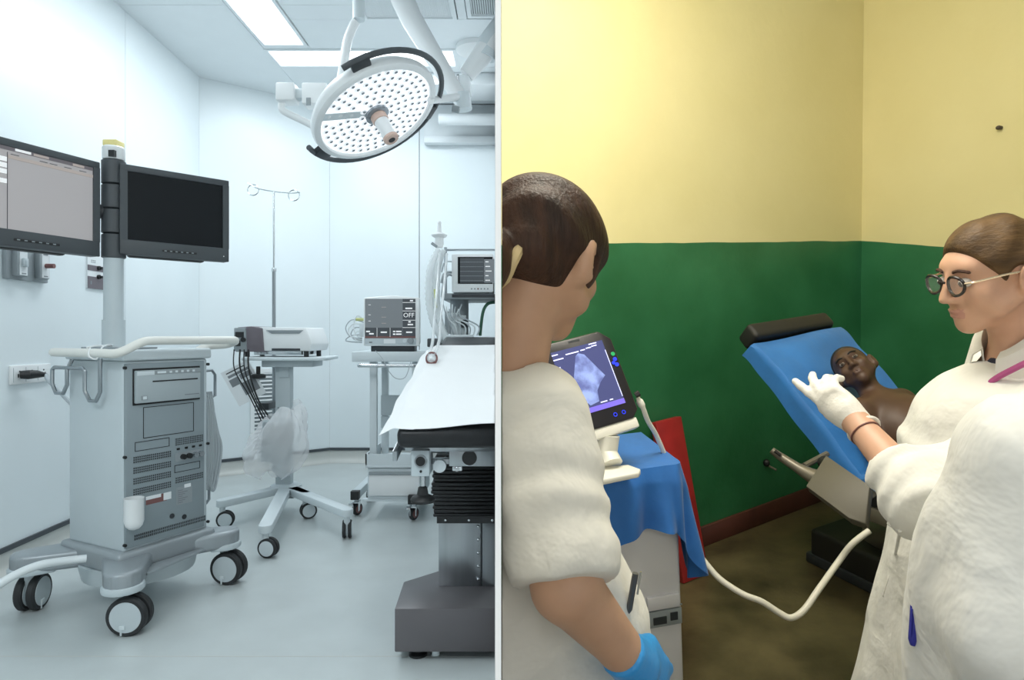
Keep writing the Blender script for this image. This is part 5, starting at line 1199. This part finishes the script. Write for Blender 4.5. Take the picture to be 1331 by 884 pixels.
B = np.array([npv(hC)-.15, npv(hC)+.15, npv(eL)-.06, npv(wL)+.0, npv(RP(1035, 480, 1.45)), npv(eR)+.06, npv(wR), (hip.x-.2, hip.y-.3, .03), (hip.x+.2, hip.y+.3, .03)])
doc = sdf_obj('person', doctor, B.min(0)-.04, B.max(0)+.04, .0045, ['skin_light', 'lips'], pick=lip_pick(MD @ SD4))
tag(doc, 'doctor in a white coat and dark glasses raising a gloved hand', 'person')
add_eyes(MD @ SD4, doc, open_=.95)
def hair_d(P):
    Q = Lc(MD, P)/scD
    d = ell_(Q, (-.016, 0, .034), (.106, .0835, .0925))
    n_ = .0022*np.sin(95*(Q[:, 2]+.35*Q[:, 0])+3*np.sin(20*Q[:, 0])); d = d-n_
    cut = np.maximum(Q[:, 0]*.80-Q[:, 2]*.60-.0175, -(Q[:, 2]+.030+.35*(Q[:, 0]+.03)))      # hairline: sweeps from the forehead down behind the ear
    d = smax(d, cut, .008)
    ear = np.maximum(np.abs(Q[:, 0]+.012)-.026, np.maximum(Q[:, 2]-.020, -.2)); 
    d = smax(d, -ell_(Q, (-.008, -.088, -.010), (.034, .03, .040)), .006); d = smax(d, -ell_(Q, (-.008, .088, -.010), (.034, .03, .040)), .006)
    d = smin(d, ell_(Q, (-.118, 0, -.005), (.040, .042, .046))-.002*np.sin(150*Q[:, 2]), .012)
    return d*.96
sdf_obj('hair', hair_d, npv(hC)-.19, npv(hC)+.19, .004, 'hair_light', doc)
# glasses
Gm = MD @ SD4
gl = obj('glasses', xf(join(*[tube([Vector((.106-.006*abs(math.cos(t*PI/14)), .033*s+.0235*math.cos(t*PI/14)*(1+.06*math.sin(t*PI/14)), .006+.0195*math.sin(t*PI/14))) for t in range(28)], .0031, 8, closed=True) for s in (-1, 1)], tube(curve([(.107, -.010, .012), (.112, 0, .015), (.107, .010, .012)], 4), .0026, 6)), Gm), 'frame_black', doc)
for s in (-1, 1):
    obj('lens', xf(lathe([(.0225, 0), (.0225, .0008)], 24, Matrix.Translation((.104, .033*s, .006)) @ Matrix.Rotation(PI/2, 4, 'Y')), Gm), 'lens_clear', gl)
    obj('temple_arm', xf(tube(curve([(.100, .057*s, .012), (.085, .071*s, .014), (.02, .0815*s, .016), (-.02, .084*s, .012)], 5), .0022, 6), Gm), 'gold', gl)
def glove_d(P): return np.maximum(d_hand(Lc(gD, P), .0022), -(Lc(gD, P)[:, 0]+.030))
bw = npv(wL); sdf_obj('glove', glove_d, bw-.22, bw+.22, .0036, 'glove_white', doc)
cw = gD @ Vector((-.028, 0, 0)); ax_ = (wL-eL).normalized(); u_, v_ = frame_of(ax_)
obj('glove_cuff', tube([cw+(u_*math.cos(t*PI/12)+v_*math.sin(t*PI/12))*.031 for t in range(24)], .0045, 8, closed=True), 'glove_white', doc)
cw = wL-ax_*.045
obj('bracelet', tube([cw+(u_*math.cos(t*PI/12)+v_*math.sin(t*PI/12))*.0295 for t in range(24)], .002, 6, closed=True), 'bracelet', doc)
def cloth_noise(P, amp, seed):
    a = noise3(P, 7.0, seed); b = noise3(P*np.array((1, 1, .55), 'f'), 17.0, seed+1); c_ = noise3(P*np.array((1.3, 1.3, .8), 'f'), 11.0, seed+2); return amp*(.6*a+.8*(np.abs(c_)**.6*1.2-.6)*-1+.45*(.5-np.abs(b)))
cuff = eL.lerp(wL, .42)
def coat_d(P):
    c0 = npv(shx); d = ell_(P, c0+np.array((-.062, 0, -.18)), (.158, .178, .165))
    d = smin(d, cap_(P, npv(sL)+np.array((.0, .02, 0)), npv(sR)+np.array((0, -.02, 0)), .068, .064), .05)
    hz0 = npv(hip)
    t = np.clip((hz0[2]+.25-P[:, 2])/.95, 0, 1); rx = .140+.105*t; ry = .178+.075*t
    ph = np.arctan2(P[:, 1]-hz0[1], P[:, 0]-hz0[0]); fold = 1+.045*t*np.sin(7*ph+1.0)+.03*t*np.sin(13*ph)
    cx_ = hz0[0]-.072-.085*t
    q = np.sqrt(((P[:, 0]-cx_)/rx)**2+((P[:, 1]-hz0[1])/ry)**2)/fold
    sk = (q-1)*np.minimum(rx, ry); sk = np.maximum(sk, np.maximum(P[:, 2]-(hz0[2]+.30), (hz0[2]-.52)-P[:, 2]))
    d = smin(d, sk, .06)
    for s, e, w in ((sL, eL, cuff), (sR, eR, eR.lerp(wR, .9))):
        near = s is sL
        a, b, c = npv(s), npv(e), npv(w); up = cap_(P, a, b, .074, .064); lw_ = cap_(P, b, c, .066, .056)
        ln = c-b; along = ((P-b) @ ln)/np.linalg.norm(ln)
        if near: up = up-.006*np.sin(75*((P-b) @ ((b-a)/np.linalg.norm(b-a)))+4*noise3(P, 9, 5))*np.exp(-(np.linalg.norm(P-b, axis=1)/.13)**2); lw_ = lw_-.006*np.sin(110*along+5*noise3(P, 10, 8))
        lw_ = np.maximum(lw_, along-np.linalg.norm(ln)-.002); d = smin(d, smin(up, lw_, .03), .035)
    d = smax(d, -cap_(P, npv(nk0), npv(nk1)+np.array((-.01, 0, .02)), .050, .056), .01)
    return d-cloth_noise(P, .0085, 3)
B2_ = np.array([npv(sL)-.12, npv(sR)+.12, npv(eL)-.10, npv(cuff)-.08, npv(eR)+.1, npv(wR), (hip.x-.32, hip.y-.3, hip.z-.54), (hip.x+.24, hip.y+.3, hip.z-.4)])
coat = sdf_obj('lab_coat', coat_d, B2_.min(0)-.03, B2_.max(0)+.03, .0072, 'coat_white', doc)
# collar, lanyard, pocket
def cl(*v): return MD @ Vector(v)
def collar(r0, zt, drop, a0, par, M4, m, nm='collar'):                # folded collar band around the neck, open at the front
    def f(u, v):
        a = a0+(2*PI-2*a0)*u; k = max(0, 1-abs(v-.4)/.4) if v < .4 else 1-(v-.4)/.6
        if v < .4: r = r0; z = zt-drop*(1-v/.4)
        else: r = r0+.010+.026*(v-.4)/.6; z = zt-drop*1.15*(v-.4)/.6
        fw = math.cos(a); return tuple(M4 @ Vector((-.052+r*1.08*math.cos(a), r*math.sin(a), z-.045*max(0, fw)**1.5-.010*max(0, fw)+.012*max(0, -fw))))
    return obj(nm, grid(f, 40, 8, .003), m, par)
collar(.070, -.106, .065, .40, coat, MD, 'coat_white')
obj('lanyard', tube(curve([cl(-.14, .085, -.108), cl(-.10, .118, -.112), cl(-.05, .126, -.126), cl(.0, .114, -.148), cl(.035, .086, -.172), cl(.065, .056, -.200), cl(.085, .035, -.24)], 6), .0060, 8), 'lanyard', doc)
obj('inner_shirt', ball(tuple(cl(-.005, 0, -.20)), (.030, .035, .035), 10), 'navy', doc)
pk = RP(1166, 700, 1.14)
fx = RP(1100, 690, 1.30)
def surf(px, py, d0=.9, d1=1.9, f=coat_d):                        # first hit of a pixel's ray on a cloth surface
    ds = np.linspace(d0, d1, 400); o = np.array((0, 0, HR)); r_ = np.array(R2I @ ray(px, py)); P = (o+ds[:, None]*r_).astype('f'); v = f(P); i = int(np.argmax(v < 0)); return Vector(P[i]) if v.min() < 0 else None
def seam(pxs, par, m, r=.0035, f=coat_d, nm='seam'):
    pts = [surf(x, y, f=f) for x, y in pxs]; pts = [p for p in pts if p]
    if len(pts) > 1: return obj(nm, tube(curve(pts, 4), r, 6), m, par)
seam([(1127, 655), (1140, 668), (1155, 680), (1170, 690)], coat, 'coat_white', .004, nm='pocket_edge'); seam([(1170, 690), (1164, 720), (1156, 750), (1148, 775)], coat, 'coat_white', .003, nm='pocket_edge')

# ------------------------------------------------------------------ second coat wearer at the right edge, head outside the frame
az3 = math.radians(8); f3 = Vector((math.sin(az3), math.cos(az3), 0)); r3 = Vector((math.cos(az3), -math.sin(az3), 0))
s3L = RP(1340, 602, .80); s3R = s3L+r3*.33; c3 = (s3L+s3R)*.5
e3 = RP(1318, 810, .79); w3 = RP(1300, 985, .84)
h3 = c3+Vector((0, 0, .27))+f3*.03; M3 = fr(h3, f3, ez=(0, 0, 1))
e3R = s3R+r3*.06+Vector((0, 0, -.29)); w3R = e3R+f3*.08+Vector((0, 0, -.24))
R3 = np.array(fr((0, 0, 0), r3, f3).to_3x3())
def third(P):
    d = head_sdf(Lc(M3, P)); d = smin(d, cap_(P, npv(M3 @ Vector((-.03, 0, -.07))), npv(M3 @ Vector((-.05, 0, -.20))), .05, .055), .03)
    d = smin(d, ell_(P, npv(c3)+np.array((0, 0, -.12)), (.15, .11, .20), R3), .05); d = smin(d, ell_(P, npv(c3)+np.array((0, 0, -.45)), (.16, .12, .22), R3), .05)
    for s, e, w in ((s3L, e3, w3), (s3R, e3R, w3R)):
        d = smin(d, chain_(P, [npv(s), npv(e), npv(w)], [.05, .042, .027], .01), .03)
        d = smin(d, hand_sdf(Lc(fr(w, w-e, ez=(-1, 0, .2)), P), [(.2, .25, .05, .075, .009), (.25, .25, .0, .08, .009), (.3, .3, -.03, .074, .009), (.35, .3, -.08, .06, .008)], (.2, .2, .5, .075, .0105)), .01)
    for s in (-1, 1):
        a = npv(c3+r3*.085*s)+np.array((0, 0, -.52)); k = np.array((a[0], a[1], .46)); f_ = np.array((a[0]+.02, a[1], .06)); d = smin(d, cap_(P, a, k, .085, .058), .03); d = smin(d, cap_(P, k, f_, .055, .036), .02)
    return d
Bt = np.array([npv(h3)+.16, npv(w3)-.2, npv(w3R)-.05, npv(s3R)+.1, npv(s3L)-.1, (c3.x+.2, c3.y, .02), (c3.x-.2, c3.y, .02)])
p3 = sdf_obj('person', third, Bt.min(0)-.05, Bt.max(0)+.05, .008, 'skin_light')
tag(p3, 'white-coated person nearest the viewer at the right edge, arm hanging', 'person')
def hair3(P):
    Q = Lc(M3, P); d = ell_(Q, (-.016, 0, .034), (.106, .0835, .0925)); return smax(d, Q[:, 0]*.8-Q[:, 2]*.6-.0175, .008)
sdf_obj('hair', hair3, npv(h3)-.17, npv(h3)+.17, .008, 'hair_brown', p3)
def coat3(P):
    c0 = npv(c3); d = ell_(P, c0+np.array((0, 0, -.14)), (.19, .145, .22), R3)
    d = smin(d, cap_(P, npv(s3L+r3*.03), npv(s3R-r3*.03), .07, .07), .05)
    d = smin(d, cap_(P, npv(h3)+np.array((0, 0, -.19)), c0+np.array((0, 0, -.06)), .07, .11), .05)
    t = np.clip((c0[2]-.12-P[:, 2])/.75, 0, 1); rx = .20+.085*t; ry = .155+.09*t; qq = (P-c0) @ R3.astype('f')
    ph = np.arctan2(qq[:, 1], qq[:, 0]); q = np.sqrt((qq[:, 0]/rx)**2+((qq[:, 1]-.03)/ry)**2)/(1+.06*t*np.sin(8*ph)+.04*t*np.sin(15*ph+2))
    sk = np.maximum((q-1)*np.minimum(rx, ry), np.maximum(P[:, 2]-c0[2]+.12, (c0[2]-1.0)-P[:, 2])); d = smin(d, sk, .05); d = smin(d, ell_(P, npv(RP(1262, 830, .88)), (.075, .07, .24)), .06)
    for s, e, w in ((s3L, e3, w3), (s3R, e3R, w3R)):
        w_ = e.lerp(w, .85); d = smin(d, chain_(P, [npv(s), npv(e), npv(w_)], [.084, .074, .062], .03), .03)
    d = smax(d, -cap_(P, npv(M3 @ Vector((-.03, 0, -.07))), npv(M3 @ Vector((-.06, 0, -.17))), .052, .062), .01)
    return d-cloth_noise(P, .010, 11)
B3 = np.array([npv(c3)+np.array((0,0,.13)), npv(s3L)-.13, npv(s3R)+.13, npv(w3)-.1, npv(w3R)-.1, npv(e3)-.11, (c3.x-.33, c3.y-.33, c3.z-1.0), (c3.x+.33, c3.y+.33, c3.z-1.0)])
ct3 = sdf_obj('lab_coat', coat3, B3.min(0)-.03, B3.max(0)+.03, .0072, 'coat_white', p3)
pp = surf(1188, 812, f=coat3, d0=.5) or surf(1188, 812) or RP(1188, 812, .95)
pu = (RP(1190, 782, 1.0)-RP(1187, 828, 1.0)).normalized()
pe = thing('pen', 'blue pen clipped between the two white coats', 'pen', pp)
obj('barrel', tube([pp-pu*.028, pp-pu*.02, pp+pu*.025], [.003, .006, .006], 10), 'pen_blue', pe); obj('clip', tube([pp+pu*.024+Vector((-.007, -.004, 0)), pp-pu*.012+Vector((-.007, -.004, 0))], .0015, 6), 'pen_blue', pe)

# ------------------------------------------------------------------ nurse seen from behind
TN = 1.06
hN = RP(708, 342, TN)
az = math.radians(37); fN = Vector((math.sin(az), math.cos(az), -.45)).normalized()
MN = fr(hN, fN, ez=(math.sin(az)*.45, math.cos(az)*.45, 1)); scN = 1.05
nN0, nN1 = MN @ Vector((-.035, 0, -.06)), RP(668, 460, TN)+Vector((0, 0, 0))
nN1 = hN+Vector((-.075, -.045, -.195))
fH = Vector((math.sin(az), math.cos(az), 0)); rH = Vector((math.cos(az), -math.sin(az), 0))
sN = RP(703, 545, .98); sNL = sN-rH*.34; cN = (sN+sNL)*.5
eN = RP(736, 762, .87); wN = RP(820, 858, .93)
eNL = sNL+Vector((-.02, .02, -.30)); wNL = eNL+fH*.2
gN = fr(wN, wN-eN+Vector((.06, .10, -.10)), ez=(R2I.to_3x3() @ Vector((.5, -.8, .2))))
fingN = [(.25, .25, .05, .075, .009), (.3, .25, .0, .08, .009), (.35, .3, -.03, .074, .009), (.4, .3, -.08, .06, .008)]
def nurse(P):
    d = head_sdf(Lc(MN, P)/scN)*scN
    d = smin(d, cap_(P, npv(nN0), npv(nN1), .050, .060), .03)
    d = smin(d, ell_(P, npv(cN)+np.array((0, 0, -.13)), (.14, .14, .20)), .05); d = smin(d, ell_(P, npv(cN)+np.array((0, 0, -.45)), (.14, .14, .22)), .05)
    for s, e, w in ((sN, eN, wN), (sNL, eNL, wNL)):
        d = smin(d, cap_(P, npv(s), npv(e), .052, .046), .03); d = smin(d, cap_(P, npv(e), npv(w), .046, .029), .012)
    for s in (-1, 1):
        a = npv(cN+rH*.085*s)+np.array((0, 0, -.54)); k = np.array((a[0], a[1], .44)); f_ = np.array((a[0], a[1], .06)); d = smin(d, cap_(P, a, k, .085, .058), .03); d = smin(d, cap_(P, k, f_, .055, .036), .02)
    d = smin(d, hand_sdf(Lc(gN, P), fingN, (.2, .2, .5, .075, .0105)), .012)
    d = smin(d, hand_sdf(Lc(fr(wNL, wNL-eNL, ez=(0, 0, 1)), P), fingN, (.2, .2, .5, .075, .0105)), .012)
    return d
Bn = np.array([npv(hN)+.16, npv(hN)-.16, npv(sN)+.08, npv(eN)-.08, npv(wN)+.1, npv(wN)+(0, 0, -.2), npv(eNL)-.06, npv(wNL), (cN.x+.15, cN.y+.2, .02)])
nu = sdf_obj('person', nurse, Bn.min(0)-.05, Bn.max(0)+.05, .005, ['skin_tan', 'lips'], pick=lip_pick(MN @ Matrix.Scale(scN, 4)))
tag(nu, 'nurse in a white tunic seen from behind, brown hair tied back', 'person')
add_eyes(MN @ Matrix.Scale(scN, 4), nu)
def hair_n(P):
    Q = Lc(MN, P)/scN
    d = ell_(Q, (-.014, 0, .030), (.116, .094, .100))
    d = smin(d, ell_(Q, (-.085, 0, -.012), (.040, .055, .05)), .03)
    d = d-.0022*np.sin(110*(Q[:, 0]*.5+Q[:, 2]*.8)+4*np.sin(25*Q[:, 1]))
    cut = np.maximum(Q[:, 0]*.86-Q[:, 2]*.42-.048, -(Q[:, 2]+.062+.30*np.minimum(0, Q[:, 0]+.05)))
    d = smax(d, cut, .010)
    for s in (-1, 1): d = smax(d, -ell_(Q, (-.004, .092*s, -.018), (.031, .03, .034)), .006)
    d = smin(d, ell_(Q, (-.150, .0, -.050), (.045, .045, .055)), .012)                                 # gathered tail
    d = smin(d, cap_(Q, (-.15, 0, -.06), (-.165, 0, -.17), .030, .014), .02)
    return d*scN
sdf_obj('hair', hair_n, npv(hN)-.25, npv(hN)+.21, .0042, 'hair_brown', nu)
obj('hair_tie', xf(tube([Vector((-.118+.006*math.sin(t), .036*math.cos(t*PI/10), -.036+.036*math.sin(t*PI/10))) for t in range(20)], .009, 8, closed=True), MN @ Matrix.Scale(scN, 4)), 'hair_tie', nu)
slv = sN.lerp(eN, .98)
def tunic(P):
    c0 = npv(cN); d = ell_(P, c0+np.array((0, 0, -.13)), (.165, .165, .22))
    d = smin(d, cap_(P, npv(sN-rH*.03), npv(sNL+rH*.03), .066, .066), .05)
    d = smin(d, cap_(P, npv(nN1)+np.array((.0, .0, -.04)), c0+np.array((0, 0, -.05)), .062, .10), .04)
    t = np.clip((c0[2]-.15-P[:, 2])/.8, 0, 1); A = np.array(rH, 'f'); Bf = np.array(fH, 'f'); tt = np.clip((c0[2]-.10-P[:, 2])/.28, 0, 1); qa0 = (P-c0) @ A; qb0 = (P-c0) @ Bf; qa = qa0-.062*tt; qb = qb0-.085*tt
    ph = np.arctan2(qb, qa); q = np.sqrt((qa/(.185+.05*t))**2+((qb-.02)/(.160+.05*t))**2)/(1+.03*t*np.sin(6*ph)+.02*t*np.sin(11*ph))
    sk = np.maximum((q-1)*.17, np.maximum(P[:, 2]-c0[2]+.10, (c0[2]-.80)-P[:, 2])); d = smin(d, sk, .06); s2 = np.maximum((np.sqrt((qa0/.20)**2+(qb0/.17)**2)-1)*.17, np.maximum(P[:, 2]-c0[2]+.10, (c0[2]-.80)-P[:, 2])); d = smin(d, s2, .05)
    for s, e, r_ in ((sN, eN, .98), (sNL, eNL, .8)):
        a = npv(s); b = npv(s.lerp(e, r_)); ln = b-a; L_ = np.linalg.norm(ln); al = ((P-a) @ ln)/L_
        sl_ = cap_(P, a, b+ln*.2, .076, .080)-.004*np.sin(70*al+4*noise3(P, 8, 21)); sl_ = np.maximum(sl_, al-L_)
        d = smin(d, sl_, .022)
    d = smax(d, -cap_(P, npv(nN0), npv(nN1), .052, .064), .008)
    return d-cloth_noise(P, .0078, 31)
B4 = np.array([npv(sN)+.12, npv(sNL)-.14, npv(eN)-.12, npv(nN1)+.12, (cN.x-.3, cN.y-.3, cN.z-.8), (cN.x+.3, cN.y+.3, cN.z-.8)])
tu = sdf_obj('tunic', tunic, B4.min(0)-.03, B4.max(0)+.03, .0068, 'scrub_white', nu)
def glove_n(P): Q = Lc(gN, P); return np.maximum(smin(hand_sdf(Q, fingN, (.2, .2, .5, .075, .0105)), cap_(Q, (-.05, 0, 0), (.02, 0, 0), .031, .029), .01)-.0025, -(Q[:, 0]+.035))
sdf_obj('glove', glove_n, npv(wN)-.24, npv(wN)+.24, .005, 'glove_blue', nu)
def hemring(c, ax, r, n=28): u, v = frame_of(ax); return [c+(u*math.cos(2*PI*k/n)+v*math.sin(2*PI*k/n))*r for k in range(n)]
seam([(690, 560), (696, 620), (700, 680), (703, 730)], tu, 'scrub_white', .003, tunic); seam([(655, 680), (700, 664), (740, 660), (780, 658)], tu, 'scrub_white', .003, tunic)
p0, p1 = surf(826, 745, f=tunic, d0=.5) or RP(826, 745, 1.05), surf(817, 797, f=tunic, d0=.5) or RP(817, 797, 1.05)
pn2 = thing('pen', 'grey pen clipped on the side of the nurse tunic', 'pen', p1)
obj('barrel', tube([p1, p1.lerp(p0, .1), p0], [.002, .005, .005], 10), 'pen_grey', pn2); obj('clip', tube([p0+Vector((.008, -.004, .004)), p0.lerp(p1, .5)+Vector((.008, -.004, 0))], .0018, 6), 'chrome', pn2)
# ------------------------------------------------------------------ partition between the two rooms and final placing
for o in TOPS['R']: o.matrix_basis = ROOM2 @ o.matrix_basis
ROOM = 'P'; TOPS['P'] = []
PL, PR = (643.7-X0)/F, (651.2-X0)/F                               # the partition widens slowly away from its free edge
Y1, Y2 = .40, 5.9
obj('wall_partition', ([(PL*Y1, Y1, -1.2), (PR*Y1, Y1, -1.2), (PR*Y2, Y2, -1.2), (PL*Y2, Y2, -1.2), (PL*Y1, Y1, 4.2), (PR*Y1, Y1, 4.2), (PR*Y2, Y2, 4.2), (PL*Y2, Y2, 4.2)],
    [(0, 1, 5, 4), (1, 2, 6, 5), (2, 3, 7, 6), (3, 0, 4, 7), (4, 5, 6, 7), (3, 2, 1, 0)]), 'partition_white', smooth=False, kind='structure')
# trim what would run into the partition
bpy.context.view_layer.update()
def clip(o, room):
    s = PL if room == 'L' else PR
    n = Vector((1, -s, 0)).normalized()*(1 if room == 'L' else -1)   # points into the wall
    off = -.0015
    M4 = o.matrix_world; co = np.empty(len(o.data.vertices)*3, 'f'); o.data.vertices.foreach_get('co', co); co = co.reshape(-1, 3)
    A = np.array(M4); w = co @ A[:3, :3].T+A[:3, 3]
    d = w @ np.array(n)-off
    if d.max() <= 0: return
    if d.min() >= 0: DEAD.append(o); return
    if o.data.users > 1: o.data = o.data.copy()
    inv = M4.inverted(); p = inv @ (n*off+Vector((0, 0, 0))); nl = (M4.to_3x3().transposed() @ n).normalized()
    bm = bmesh.new(); bm.from_mesh(o.data)
    r = bmesh.ops.bisect_plane(bm, geom=list(bm.verts)+list(bm.edges)+list(bm.faces), plane_co=p, plane_no=nl, clear_outer=True)
    ed = [e for e in r['geom_cut'] if isinstance(e, bmesh.types.BMEdge) and e.is_valid and e.is_boundary]
    if ed: bmesh.ops.holes_fill(bm, edges=ed, sides=0)
    bm.to_mesh(o.data); bm.free()
DEAD = []
def root(o):
    while o.parent: o = o.parent
    return o
setL, setR = set(o.name for o in TOPS['L']), set(o.name for o in TOPS['R'])
for o in list(bpy.data.objects):
    if o.type != 'MESH': continue
    rn = root(o).name
    if rn in setL: clip(o, 'L')
    elif rn in setR: clip(o, 'R')
for o in DEAD:
    if not o.children: bpy.data.objects.remove(o)
for o in bpy.data.objects:
    if o.name.split('.')[0] == 'lettering': o['kind'] = 'stuff'          # rows of print too small to pick apart
